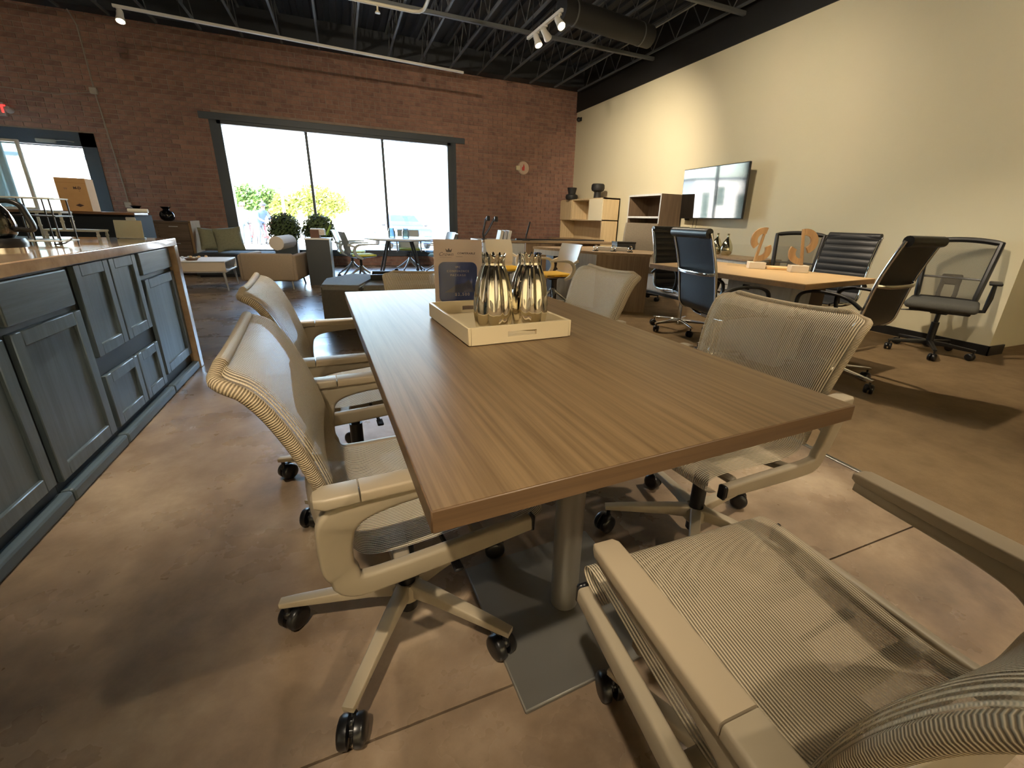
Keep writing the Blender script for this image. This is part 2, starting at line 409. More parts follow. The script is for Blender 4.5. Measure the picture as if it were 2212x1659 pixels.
# ------------------------------------------------------------------ track lighting
M_track = mat('track_white', (205,203,196), .5)
M_lens = mat('lamp_lens', (255,240,215), .4, emit=(255,226,180), estr=35)
WARM = (1.0, .84, .63)
def track(p, q, label, heads, power, group='ceiling track lights', size=1.15, blend=.55):
    p, q = Vector(p), Vector(q); d = (q-p).normalized()
    t = thing('lighting_track', label, 'track', p)
    MB().beam([(Vector((0,0,0)), .018, .02), (q-p, .018, .02)], B=d.cross(Vector((0,0,1))), rr=.1).build('rail', M_track, t)
    for k in (.15, .85):
        c = (q-p)*k; MB().cyl(c, c+Vector((0,0,3.98-p.z)), .004, n=6).build('hanger', M_dark, t)
    for (s, target, lab, e, *sz) in heads:
        pos = p+(q-p)*s; h = thing('track_spotlight', lab, 'spotlight', pos, 0, group)
        dr = (Vector(target)-pos).normalized()
        MB().cyl((0,0,-.018), (0,0,-.07), .012, n=10).cyl((0,0,-.012), (0,0,-.03), .03, n=12).build('stem', M_track, h)
        c = Vector((0,0,-.10)); M = dr.to_track_quat('Z', 'Y').to_matrix()
        MB().lathe([(.0,-.075), (.03,-.075), (.038,-.05), (.04,.0), (.052,.07), (.055,.085), (.047,.085), (.044,.06), (.0,.06)], c, 18, M).build('lamp_head', M_track, h)
        MB().lathe([(0,.068), (.042,.068), (.042,.072), (0,.074)], c, 16, M).build('lens', M_lens, h)
        l = bpy.data.lights.new('spot', 'SPOT'); l.energy = e if e else power; l.color = WARM; l.spot_size = sz[0] if sz else size; l.spot_blend = blend; l.shadow_soft_size = .045
        lo = bpy.data.objects.new('bulb', l); COL.objects.link(lo); lo.parent = h; lo.location = c+dr*.1
        lo.rotation_euler = dr.to_track_quat('-Z', 'Y').to_euler()
PW = 165
track((-2.55,8.63,3.62), (2.32,9.05,3.62), 'long pale lighting track running along the top of the brick wall', [(.012, (-2.5,7.0,0), 'small white spotlight at the left end of the long track', 60)], PW)
track((2.67,6.75,3.52), (2.71,5.75,3.52), 'short white lighting track hanging near the beige wall', [
    (.93, (3.4,2.6,0), 'glowing track spotlight with its lens turned towards the viewer', 110, 1.0), (.55, (5.6,8.0,1.7), 'white track spotlight aimed at the bookcases, beside the glowing one', 300), (.3, (3.3,5.2,.7), 'added fill spotlight over the taupe desk', 150, 1.3)], PW, size=1.5, blend=1)  # head over the desk is added to brighten the middle distance
track((2.6,-2.2,3.52), (2.6,4.4,3.52), 'white lighting track above the carpet edge', [
    (.97, (5.5,5.2,2.0), 'track spotlight aimed at the wall screen', 110), (.75, (4.2,2.3,.5), 'track spotlight over the light wood meeting table', 210, 1.2), (.5, (2.0,.7,.0), 'track spotlight over the right-hand mesh chairs', 200, .95),
    (.4, (5.5,2.4,2.0), 'track spotlight aimed at the end of the beige wall', 100), (.1, (.75,.15,.5), 'track spotlight over the front mesh chair', 115, 1.0)], PW, size=1.7, blend=1)
track((-.7,-2.2,3.52), (-.7,3.2,3.52), 'white lighting track above the coffee bar aisle', [
    (.25, (.2,.72,.72), 'track spotlight aimed at the near left table corner', 210, .5), (.8, (-.75,2.5,.0), 'track spotlight over the coffee bar aisle', 175, .9), (.87, (.95,2.1,.6), 'added fill spotlight over the far right table corner', 110, .8), (.5, (1.25,.95,.7), 'added fill spotlight aimed across the table at the right-hand chair', 30, .5), (.94, (-1.5,10.7,2.2), 'added fill spotlight washing the brick wall above the window', 185), (.995, (3.4,10.7,1.7), 'added fill spotlight aimed at the right part of the brick wall', 260)], PW, size=1.5, blend=1)  # table-corner, cross-table and brick-wall heads are unseen, added as fill
track((-4.6,-4.2,3.52), (4.2,-4.2,3.52), 'unseen lighting track added for fill along the front wall behind the viewer', [
    (.1, (-7,-3,1.6), 'added fill washer bouncing light off the left front corner', 380), (.4, (-1.5,-6,1.6), 'added fill washer bouncing light off the middle of the front wall', 520), (.7, (1.5,-6,1.6), 'added fill washer aimed right of the middle of the front wall', 520), (.97, (4.5,-6,1.6), 'added fill washer bouncing light off the right front corner', 600)], PW, size=1.9, blend=1)  # unseen track and heads, added to bounce soft fill off the walls
# ------------------------------------------------------------------ conference table in the foreground
TR = math.radians(2.9); TW, TL, TZ = .905, 1.775, .74
tn = Vector((.068, .462, 0)); wv = Vector((math.cos(TR), math.sin(TR), 0)); lv = Vector((-math.sin(TR), math.cos(TR), 0))
tc_ = tn + wv*TW/2 + lv*TL/2
M_oak = wood('grey_brown_laminate', (130,107,76), (96,76,51), rough=.4, axis=1, scale=1.0, fine=70, spec=.3)
M_oak_e = wood('laminate_edge', (104,80,54), (80,60,40), rough=.45, axis=0, fine=70)
M_grey_metal = mat('silver_grey_metal', (150,146,138), .38, metal=.55)
tb = thing('conference_table', 'grey-brown wood conference table in the foreground on grey column legs', 'table', (tc_.x, tc_.y, 0), TR)
MB().box((0, 0, TZ-.0165), (TW-.003, TL-.003, .033)).build('tabletop', M_oak, tb, smooth=0)
e = MB()
for sx in (-1, 1): e.box((sx*(TW/2-.001), 0, TZ-.0175), (.004, TL, .034), bev=.0012)
for sy in (-1, 1): e.box((0, sy*(TL/2-.001), TZ-.0175), (TW, .004, .034), bev=.0012)
e.build('edge_band', M_oak_e, tb)
for y in (-.50, .52):
    MB().cyl((.005, y, .012), (.005, y, TZ-.04), .040, n=28).build('column', M_grey_metal, tb)
    MB().box((0, y, .007), (.46, .475, .013), bev=.003).build('base_plate', mat('grey_plate', (122,120,114), .42, metal=.5), tb)
    MB().box((0, y, TZ-.042), (.45, .09, .016), bev=.002).build('top_bracket', M_grey_metal, tb)

# ------------------------------------------------------------------ mesh task chairs
M_gre = mat('greige_plastic', (158,146,124), .42, var=.12, vscale=3)
M_gre_l = mat('greige_arm_pad', (168,153,128), .5)
M_mesh = meshfab('greige_mesh', (208,194,166), (122,110,88), pitch=.0058, open_=.42, open2=.02)
M_rim = meshfab('greige_mesh_border', (196,180,150), (122,106,82), pitch=.0042, open_=0, open2=0)
M_cast = mat('black_caster', (16,16,18), .3)
def side_frame(s):
    P = [(.250,.436,.018,.246), (.15,.432,.021,.250)] + crom([(.0,.427,.023,.257), (-.10,.425,.024,.261), (-.137,.434,.026,.263), (-.156,.466,.028,.265), (-.159,.51,.029,.267), (-.157,.56,.031,.270), (-.148,.605,.034,.273), (-.115,.632,.029,.274), (-.06,.640,.021,.274), (.02,.643,.016,.273), (.10,.646,.013,.271), (.140,.648,.010,.270)], 5)
    P = [(p[0], p[1]-.015*max(0, min(1, (.52-p[1])/.08)) if p[1] < .45 else .45+(p[1]-.45)*.84, p[2], p[3]+.008+.010*min(1, max(0, (p[1]-.45)/.15))) for p in P]
    return MB().beam([(Vector((s*p[3], p[0], p[1])), p[2], .013 if p[1] < .56 else .013+min(1, (p[1]-.56)/.06)*.006) for p in P], B=(1,0,0), rr=.28).mesh('side_frame', M_gre)
def rail_cap(s): return MB().box((s*.254, .256, .420), (.024, .012, .042), bev=.004).mesh('rail_cap', M_cast)
def arm_pad(s, rear=False):
    if rear: P = [(-.186,.006,.004), (-.182,.016,.009), (-.165,.025,.0115), (-.111,.0245,.011)]
    else: P = [(-.108,.0245,.011), (-.05,.0245,.011), (.08,.0225,.0105), (.138,.0215,.010), (.149,.017,.006)]
    return MB().beam([(Vector((s*.292, y, .632)), a, b) for y, b, a in P], B=(1,0,0), rr=.22).mesh('arm_pad', M_gre_l if not rear else M_gre)
SL = crom([(.235,.395,.225), (.278,.408,.228), (.296,.430,.23), (.275,.453,.232), (.20,.458,.236), (.09,.447,.238), (-.02,.438,.238), (-.095,.442,.236), (-.128,.466,.234), (-.142,.515,.232), (-.152,.575,.231), (-.168,.645,.238), (-.190,.715,.247), (-.220,.785,.254), (-.250,.828,.256), (-.285,.846,.256)], 8)
SLN = []
_acc = 0
for i, p in enumerate(SL):
    a = SL[max(i-1, 0)]; b = SL[min(i+1, len(SL)-1)]
    t = Vector((b[0]-a[0], b[1]-a[1])).normalized(); nrm = Vector((t.y, -t.x))
    if i: _acc += math.hypot(p[0]-SL[i-1][0], p[1]-SL[i-1][1])
    SLN.append((nrm, _acc))
NSEAT = 60
def sling_pt(i, u):
    """u in -1..1; the outer rim of the back curls away from the sitter, the top corners are round"""
    y, z, w = SL[i]; n, acc = SLN[i]
    d = SLN[-1][1]-acc; RC = .032
    if d < RC: w -= RC - math.sqrt(max(0, RC*RC-(RC-d)**2))
    k = abs(u); curl = max(0, (k-.84)/.16)
    isb = min(1, max(0, (z-.47)/.10)) if i > NSEAT else 0
    off = -.020*curl**2*isb + .016*k*k*isb
    return Vector((w*u, y + n.x*-off*-1, z + n.y*off))
def sling():
    m = MB(); nv = len(SL)-1
    us = [-1+2*k/40 for k in range(41)]
    m.grid(lambda a, b: sling_pt(round(b*nv), us[round(a*40)]), 40, nv, lambda a, b: (us[round(a*40)]*.245, SLN[round(b*nv)][1]))
    return m.mesh('mesh_sling', M_mesh, smooth=60)
def rim():
    i0 = NSEAT+3; N = len(SL); P = [sling_pt(i, -1) for i in range(i0, N)] + [sling_pt(N-1, -1+2*k/14) for k in range(1, 14)] + [sling_pt(i, 1) for i in range(N-1, i0-1, -1)]
    Q = [P[0]]
    for p in P[1:]:
        if (p-Q[-1]).length > .012: Q.append(p)
    rr_ = [.005+.006*min(1, min(k, len(Q)-1-k)/6) for k in range(len(Q))]
    m = MB(); m.tube([q+Vector((0,-.006,0)) for q in Q], rr_, n=10)
    uvl = m.bm.loops.layers.uv.verify()
    acc = 0; ln = [0]
    for a, b in zip(Q, Q[1:]): acc += (b-a).length; ln.append(acc)
    from mathutils.kdtree import KDTree
    kd = KDTree(len(Q)); [kd.insert(q, k) for k, q in enumerate(Q)]; kd.balance()
    for f in m.bm.faces:
        for lp in f.loops: lp[uvl].uv = (ln[kd.find(lp.vert.co)[1]], 0)
    return m.mesh('sling_border', M_rim)
def spine():
    Q = crom([(-.282,-.158,.528,.020), (-.21,-.178,.548,.036), (-.10,-.192,.556,.046), (0,-.196,.558,.048), (.10,-.192,.556,.046), (.21,-.178,.548,.036), (.282,-.158,.528,.020)], 4)
    return MB().beam([(Vector((q[0], q[1], q[2])), .006, q[3]) for q in Q], B=(0,.12,1), rr=.4).mesh('back_support', M_gre)
def mech():
    m = MB().box((0, -.005, .372), (.17, .24, .05), bev=.016, seg=2)
    for s in (-1, 1): m.beam([(Vector((s*.06, y, .385)), .012, .018) for y in (-.03,)] + [(Vector((s*.262, y, .415)), .010, .016) for y in (-.04,)], B=(0,1,0), rr=.3)
    m.box((0, .14, .392), (.42, .03, .02), bev=.006)
    return m.mesh('seat_mechanism', M_gre)
def lever(): return MB().tube([(.08, .06, .37), (.2, .07, .365), (.235, .075, .36)], .006, n=6).box((.245, .075, .36), (.05, .022, .008), bev=.003).mesh('lever', M_black)
def gas(): return MB().cyl((0,0,.028), (0,0,.26), .0255, n=16).cyl((0,0,.26), (0,0,.36), .018, n=14).mesh('gas_lift', M_black)
def hub(m): return MB().lathe([(.0,.062), (.030,.062), (.042,.075), (.042,.112), (.034,.122), (0,.122)], n=20).mesh('base_hub', m)
def leg(m, r=.315):
    return MB().beam([(Vector((.03,0,.104)), .022, .019), (Vector((.10,0,.106)), .018, .0175), (Vector((r-.03,0,.098)), .010, .0145), (Vector((r+.014,0,.095)), .008, .013)], B=(0,1,0), rr=.15).mesh('leg', m)
def caster(m=None, wr=.0335):
    """twin-wheel caster, origin on the floor under the stem"""
    b = MB()
    for s in (-1, 1):
        b.lathe([(0, s*.029), (wr*.62, s*.030), (wr*.88, s*.027), (wr, s*.021), (wr, s*.008), (wr*.9, s*.006), (0, s*.006)], (-.016, 0, wr), 20, Matrix.Rotation(PI/2, 3, 'X'))
    b.cyl((0,0,.045), (0,0,.096), .0075, n=10); b.box((-.006, 0, .054), (.034, .02, .026), bev=.006)
    b.cyl((-.016,-.007,wr), (-.016,.007,wr), .011, n=10)
    return b.mesh('caster', m or M_cast)
def five_star(root, rot, m, r=.315, key='g'):
    ob('base_hub', cached(('hub', key), lambda: hub(m)), root)
    for k in range(5):
        a = rot+2*PI*k/5
        ob('leg', cached(('leg', key), lambda: leg(m, r)), root, (0,0,0), (0,0,a))
        ob('caster', cached('caster', caster), root, (r*math.cos(a), r*math.sin(a), 0), (0,0, a+[.6,2.1,-.9,1.5,-2.3][k]+rot))
def task_chair(label, loc, heading, base_rot, dz=0):
    """heading = direction the sitter faces, degrees counter-clockwise from +Y"""
    rz = math.radians(heading)
    t = thing('task_chair', label, 'chair', (loc[0], loc[1], loc[2] if len(loc) > 2 else 0), rz, 'mesh task chairs at the foreground table')
    up = (0, 0, dz)
    ob('mesh_sling', cached('sling', sling), t, up)
    for s in (-1, 1):
        ob('side_frame', cached(('sf', s), lambda: side_frame(s)), t, up)
        p = ob('arm_pad', cached(('ap', s), lambda: arm_pad(s)), t, up)
        ob('arm_cap', cached(('ac', s), lambda: arm_pad(s, True)), t, up)
        ob('rail_cap', cached(('rcap', s), lambda: rail_cap(s)), t, up)
    ob('sling_border', cached('rim', rim), t, up); ob('back_support', cached('spine', spine), t, up)
    ob('seat_mechanism', cached('mech', mech), t, up); ob('lever', cached('lever', lever), t, up); ob('gas_lift', cached('gas', gas), t)
    five_star(t, math.radians(base_rot-heading), M_gre, key='g')
    return t
task_chair('beige mesh task chair nearest on the left side of the table', (.07, 1.005), -90+4, 25)
task_chair('beige mesh task chair on the left side, farther from the viewer, by the coffee bar', (-.03, 1.79), -90+3, 20)
task_chair('beige mesh task chair nearest on the right side, its back showing fine stripes', (1.095, .98), 90+6, 10)
task_chair('pale mesh task chair farther along the right side, close to the wood desk', (1.02, 2.0), 90+4, 40)
task_chair('mesh task chair at the far head of the table, behind the price sign', (.475, 2.60), 180+3, 15, -.10)
task_chair('large mesh task chair in the right front corner, seat seen from above', (.605, .285), -1, 112)

# ------------------------------------------------------------------ tray, carafes, sign
M_tray = mat('cream_lacquer', (216,200,164), .4)
ta = math.atan2(.028, .343)
tl = Vector((.299, 1.161, TZ)); TX, TY, THt = .345, .43, .052
tyv = Vector((.269-.299, 1.576-1.161, 0)).normalized()
tray_c = Vector((.299,1.161,TZ)) + Vector((math.cos(ta), math.sin(ta), 0))*TX/2 + Vector((-math.sin(ta), math.cos(ta), 0))*TY/2
t = thing('serving_tray', 'cream rectangular serving tray with slot handles on the table', 'tray', tray_c, ta)
MB().box((0,0,.006), (TX-.01, TY-.01, .010)).build('tray_floor', M_tray, t, smooth=0)
MB().box((0,0,.0015), (TX-.02, TY-.02, .003)).build('felt_base', M_black, t, smooth=0)
for s in (-1, 1): MB().box((s*(TX/2-.005), 0, THt/2+.003), (.010, TY, THt), bev=.002).build('long_side', M_tray, t)
for s in (-1, 1):
    w = MB(); y = s*(TY/2-.005); hw = .048
    w.b2((-TX/2+.01, y-.005, .003), (-hw, y+.005, THt+.003)).b2((hw, y-.005, .003), (TX/2-.01, y+.005, THt+.003))
    w.b2((-hw, y-.005, .003), (hw, y+.005, .020)).b2((-hw, y-.005, .036), (hw, y+.005, THt+.003))
    w.build('handle_side', M_tray, t, smooth=0)
M_mirror = mat('polished_steel', (226,220,205), .045, metal=1)
def carafe():
    prof = crom([(.047,.0), (.055,.010), (.0595,.04), (.061,.07), (.0575,.115), (.049,.160), (.0385,.193), (.033,.208), (.034,.224), (.036,.234)], 5)
    m = MB(); n = 96; rings = []
    for r, z in prof:
        f = min(1, max(0, (z-.03)/.12))*.06 + .012; ring = []
        for i in range(n):
            a = 2*PI*i/n; q = r*(1 + f*(abs(math.cos(5.5*a))-.64)) if False else r*(1+f*math.cos(11*a))
            ring.append(Vector((q*math.cos(a), q*math.sin(a), z + (.008*math.cos(11*a) if z > .222 else 0))))
        rings.append(ring)
    for r, dz in ((.032, .234), (.029, .22), (.0, .218)):
        rings.append([Vector((r*(1+.05*math.cos(11*2*PI*i/n))*math.cos(2*PI*i/n), r*(1+.05*math.cos(11*2*PI*i/n))*math.sin(2*PI*i/n), dz)) for i in range(n)])
    return m.loft(rings).mesh('carafe_body', M_mirror, smooth=70)
for (x, y, rz, lab) in ((.415, 1.29, .15, 'left fluted chrome vase on the tray, in front of the sign'), (.540, 1.30, .5, 'right fluted chrome vase on the tray')):
    t = thing('fluted_vase', lab, 'vase', (x, y, TZ+.0125), rz, 'fluted chrome vases on the tray')
    ob('vase_body', cached('carafe', carafe), t)
# sign in an acrylic holder
sg = thing('acrylic_sign_holder', 'clear acrylic sign holder showing a conference package price sheet', 'sign', (.388, 1.632, TZ), -math.radians(8))
M_acr = thinglass('clear_acrylic', (252,252,252), .02)
SW, SH = .186, .274; tilt = math.radians(5)
panel = bpy.data.objects.new('sign_panel', MB().box((0, .0035, SH/2), (SW, .002, SH)).mesh('sign_panel', M_acr, 0)); COL.objects.link(panel); panel.parent = sg; panel.location = (0, 0, .004); panel.rotation_euler = (-tilt, 0, 0)
MB().box((0, -.0035, SH/2), (SW, .002, SH)).build('front_sheet', M_acr, panel, smooth=0)
MB().box((0, 0, SH/2), (SW-.006, .0012, SH-.006)).build('paper', mat('sign_paper', (222,200,186), .7), panel, smooth=0)
MB().box((0, .035, .002), (SW, .09, .004), bev=.001).build('foot', M_acr, sg)
def rrect(w, h, r, n=6):
    return [(sx*(w/2-r)+r*math.cos(a0+PI/2*k/n), sy*(h/2-r)+r*math.sin(a0+PI/2*k/n)) for sx, sy, a0 in ((1,1,0), (-1,1,PI/2), (-1,-1,PI), (1,-1,3*PI/2)) for k in range(n+1)]
fx = Matrix.Rotation(PI/2, 4, 'X')
M_navy = mat('navy_print', (56,70,128), .6); M_ink = mat('dark_print', (58,38,42), .6); M_pale = mat('pale_print', (214,200,196), .6); M_inkg = mat('grey_print', (128,108,104), .6); M_ph = mat('muted_blue_print', (82,86,116), .6, var=.8, vscale=60, var_rgb=(100,98,112))
MB().prism(rrect(.145, .152, .022), .0004, Matrix.Translation((-.002, -.0007, .113)) @ fx).build('printed_panel', M_navy, panel, smooth=0)
MB().prism([(-.055,-.02), (.058,-.02), (.05,.01), (.038,.028), (.02,.014), (-.01,.01), (-.03,-.006)], .0003, Matrix.Translation((0, -.0012, .096)) @ fx).build('printed_photo', M_ph, panel, smooth=0)
rx = (PI/2, 0, 0)
text('IPC', .0105, M_pale, panel, (-.002, -.0014, .170), rx, space=1.3); text('CONFERENCE', .0105, M_pale, panel, (-.002, -.0014, .155), rx, space=1.35); text('PACKAGE', .0105, M_pale, panel, (-.002, -.0014, .140), rx, space=1.35)
text('$2,500', .0155, M_pale, panel, (.012, -.0014, .068), rx, space=1.35, bold=.0003)
text('Crown', .019, M_ink, panel, (-.045, -.0012, .217), rx, shear=.35); text('COMFERABLE', .0095, M_ink, panel, (.030, -.0012, .221), rx, shear=.25, space=1.2, bold=.0003)
MB().b2((-.068,-.0013,.2055), (-.025,-.0009,.2065)).b2((-.008,-.0013,.2085), (.017,-.0009,.2098)).build('printed_rule', M_inkg, panel, smooth=0)
MB().prism([(-.009,0), (.009,0), (.0125,.013), (.005,.006), (0,.015), (-.005,.006), (-.0125,.013)], .0004, Matrix.Translation((-.034, -.0010, .225)) @ fx).build('crown_emblem', M_ink, panel, smooth=0)
# ------------------------------------------------------------------ coffee bar island on the left
M_cab = wood('charcoal_stained_wood', (90,104,112), (65,76,83), rough=.36, axis=2, fine=26, var=.7)
M_cabh = wood('charcoal_stained_wood_across', (96,110,118), (68,79,86), rough=.36, axis=1, fine=26, var=.8)
M_stone = mat('polished_stone', (196,170,138), .12, var=.9, vscale=5, var_rgb=(150,124,98), spec=.6, coat=.3)
M_gap = mat('cabinet_shadow_gap', (26,28,30), .7)
CXF = -1.10
def shaker(name, root, y0, y1, z0, z1, fw_=.055, slab=False):
    o = thing_part = MB()
    d = .022; x0, x1 = CXF, CXF+d
    if slab:
        o.b2((x0, y0, z0), (x1, y1, z1), bev=.006, seg=2); return o.build(name, M_cabh, root, smooth=0)
    o.b2((x0, y0, z0), (x1, y0+fw_, z1), bev=.003); o.b2((x0, y1-fw_, z0), (x1, y1, z1), bev=.003)
    o.b2((x0, y0+fw_, z0), (x1, y1-fw_, z0+fw_), bev=.003); o.b2((x0, y0+fw_, z1-fw_), (x1, y1-fw_, z1), bev=.003)
    p = o.build(name, M_cab, root)
    MB().b2((x0, y0+fw_-.004, z0+fw_-.004), (x0+.010, y1-fw_+.004, z1-fw_+.004)).build('door_panel', M_cab, p, smooth=0)
    return p
def cabinet(label, y0, y1, doors, drawers):
    t = thing('base_cabinet', label, 'cabinet', (0,0,0), 0, 'charcoal cabinets of the coffee bar')
    MB().b2((-1.72, y0+.001, .0), (CXF, y1-.001, .852)).build('body', mat('charcoal_carcass', (44,50,54), .5), t, smooth=0)
    for d in doors: shaker('door', t, *d)
    for d in drawers: shaker('drawer', t, *d, slab=True)
    MB().b2((CXF, y0+.001, 0), (CXF+.045, y1-.001, .055), bev=.012, seg=2).build('base_moulding', mat('base_moulding_blue_grey', (80,96,106), .4), t, smooth=0)
cabinet('charcoal base cabinet at the left edge with a tall panelled door', .7, 1.97, [(1.47, 1.945, .10, .66), (.75, 1.44, .10, .66)], [(1.47, 1.945, .69, .835), (.75, 1.44, .69, .835)])
cabinet('charcoal base cabinet with one drawer over one large door, nearest the viewer', 1.97, 2.455, [(1.985, 2.435, .085, .665)], [(1.985, 2.42, .69, .838)])
cabinet('charcoal base cabinet with two narrow doors above two small square doors', 2.455, 3.13, [(2.475, 2.785, .435, .845, .052), (2.795, 3.105, .435, .845, .052), (2.475, 2.82, .085, .345, .05), (2.83, 3.115, .085, .345, .05)], [])
cabinet('charcoal base cabinet with drawer and door at the stone end panel', 3.13, 3.655, [(3.15, 3.635, .12, .695)], [(3.15, 3.635, .72, .845)])
ct = thing('stone_countertop', 'polished beige stone countertop with a stone end panel down to the floor', 'countertop')
MB().b2((-2.15, .4, .853), (-1.05, 3.72, .90), bev=.004).build('top_slab', M_stone, ct)
MB().b2((-2.15, 3.657, 0), (-1.05, 3.72, .853), bev=.003).build('end_panel', M_stone, ct)
bk = thing('bar_back_panel', 'charcoal back panel of the coffee bar, under the stone top', 'panel'); MB().b2((-2.1, .5, 0), (-1.73, 3.655, .852)).build('panel', M_cab, bk, smooth=0)
# things standing on the counter
CZ = .9
M_wp = mat('white_enamel', (226,228,222), .35)
def riser():
    t = thing('tiered_stand', 'white two-step display stand on the stone counter', 'stand', (-1.47, 3.43, CZ), math.radians(-4))
    MB().box((-.06, 0, .148), (.165, .11, .012), bev=.003).build('upper_shelf', M_wp, t); MB().box((.045, 0, .052), (.25, .11, .012), bev=.003).build('lower_shelf', M_wp, t)
    for x, z0, z1 in ((-.135,0,.145), (.015,.055,.145), (-.07,0,.05), (.16,0,.05)):
        for y in (-.045, .045):
            MB().cyl((x,y,z0), (x,y,z1), .007, n=8).sph((x,y,(z0+z1)/2), .0095, 8, 6).build('post', M_wp, t)
riser()
t = thing('tent_card', 'blank cream card with clip standing at the end of the counter', 'card', (-1.245, 3.60, CZ), math.radians(-6))
MB().box((0,0,.056), (.145, .005, .108), rot=(math.radians(-6),0,0), bev=.002).build('card', mat('cream_card', (232,228,204), .6), t); MB().box((.02,.006,.118), (.05,.012,.022), bev=.004).build('clip', M_wp, t); MB().box((0,.02,.003), (.12,.06,.006), bev=.002).build('foot', M_wp, t)
def wire_rack():
    t = thing('wire_rack', 'small two-shelf rack with black wire legs on the counter', 'rack', (-1.37, 2.98, CZ), 0)
    w, d = .20, .16
    for z, m in ((.215, M_wp), (.135, M_black), (.02, M_wp)): MB().box((0,0,z), (w, d, .007), bev=.002).build('shelf', m, t)
    for x in (-1, 0, 1):
        for y in (-1, 1): MB().tube([(x*w*.46, y*d*.47, 0), (x*w*.46, y*d*.47, .215)], .0035, n=6).build('wire_leg', M_black, t)
    MB().tube([(.07,-.09,.004), (.11,-.085,.012), (.125,-.06,.03), (.11,-.02,.03)], .004, n=6).build('cord', M_black, t)
wire_rack()
def coffee_pot():
    t = thing('coffee_pot', 'glass coffee pot with a black loop handle at the left edge of the counter', 'coffee pot', (-1.345, 2.60, CZ), 0)
    MB().lathe(crom([(.052,.05), (.066,.07), (.07,.11), (.06,.15), (.045,.178), (.042,.19)], 4) + [(.039,.19), (.042,.176), (.056,.15), (.066,.11), (.062,.07), (.05,.056), (0,.054)], n=24).build('glass_body', thinglass('pot_glass', (214,205,190), .1), t)
    MB().lathe([(0,.186), (.046,.186), (.047,.20), (.02,.207), (0,.207)], n=20).build('lid', M_black, t)
    MB().beam([(Vector(p), .009, .013) for p in crom([(.040,0,.195), (.075,0,.197), (.105,0,.18), (.118,0,.14), (.126,0,.095), (.112,0,.082), (.085,0,.085), (.066,0,.082)], 5)], B=(0,1,0), rr=.4).build('handle', M_black, t)
    MB().lathe([(0,.012), (.085,.012), (.088,.03), (.08,.048), (.055,.05), (0,.05)], n=24).build('warming_base', M_black, t); MB().lathe([(0,0), (.08,0), (.08,.012), (0,.012)], n=24).build('base_ring', M_chrome, t)
coffee_pot()
# glazed white screen beyond the counter
t = thing('glazed_screen', 'pale framed glass screen at the far left, in front of the entrance door', 'screen', (-4.22, 9.3, 0), math.radians(4))
M_sgl = thinglass('frosted_pale_glass', (214,230,232), .12, .1, .32)
for x in (-1.3, -.62, -.02): MB().box((x, 0, .98), (.035, .05, 1.96), bev=.004).build('post', M_wp, t)
for z in (.04, 1.02, 1.94): MB().box((-.66, 0, z), (1.28, .05, .035), bev=.004).build('rail', M_wp, t)
for x0, x1 in ((-1.28,-.64), (-.6,-.04)):
    for z0, z1 in ((.06,1.0), (1.04,1.92)): MB().b2((x0,-.004,z0), (x1,.004,z1)).build('glass_panel', M_sgl, t, smooth=0)
t = thing('white_banner_panel', 'tall plain pale blue panel at the left edge below the exit sign', 'panel', (-5.15, 9.75, 0), 0)
MB().b2((-.45,-.03,.03), (.42,.03,2.42), bev=.006).build('panel', mat('pale_blue_panel', (196,212,212), .5), t); MB().b2((-.45,-.18,0), (.42,.18,.03), bev=.006).build('foot', M_wp, t)

# ------------------------------------------------------------------ reception desk with cardboard box
t = thing('reception_desk', 'black-fronted reception counter with a brown wood ledge', 'desk', (-2.62, 6.55, 0), 0)
MB().b2((-.62,-.02,.02), (.44,.5,1.0)).build('front', mat('desk_black', (34,38,42), .85, spec=.15), t, smooth=0); MB().b2((-.64,-.06,1.0), (.46,.34,1.028), bev=.004).build('ledge', wood('ledge_walnut', (112,78,50), (82,54,34), axis=0), t)
MB().b2((-.6,0,0), (.42,.48,.02)).build('plinth', M_black, t, smooth=0)
t = thing('cardboard_box', 'tan cardboard carton with dark print standing on the reception ledge', 'box', (-2.655, 6.62, 1.028), math.radians(2))
MB().b2((-.125,-.1,0), (.125,.1,.335), bev=.003).build('carton', mat('cardboard', (192,152,104), .85, var=.3, vscale=12, var_rgb=(172,134,88)), t)
MB().b2((-.125,-.102,.285), (.125,-.099,.287)).build('flap_line', mat('cardboard_dark', (150,112,70), .9), t, smooth=0)
text('M-D', .034, M_ink, t, (.045,-.102,.235), rx, bold=.001); text('W', .03, M_inkg, t, (-.05,-.102,.225), rx); text('Y', .02, M_ink, t, (.06,-.102,.205), rx)
MB().prism([(-.035,0), (0,.016), (.035,0), (0,-.016)], .001, Matrix.Translation((.03,-.1005,.06)) @ fx).build('printed_diamond', M_ink, t, smooth=0)
t = thing('paper_roll', 'white paper roll lying on the right end of the reception ledge', 'roll', (-2.14, 6.52, 1.029), 0)
MB().cyl((-.08,0,.022), (.10,0,.022), .021, n=18).build('roll', mat('paper_white', (238,232,214), .7), t); MB().cyl((-.081,0,.022), (.101,0,.022), .008, n=10).build('core', M_inkg, t)

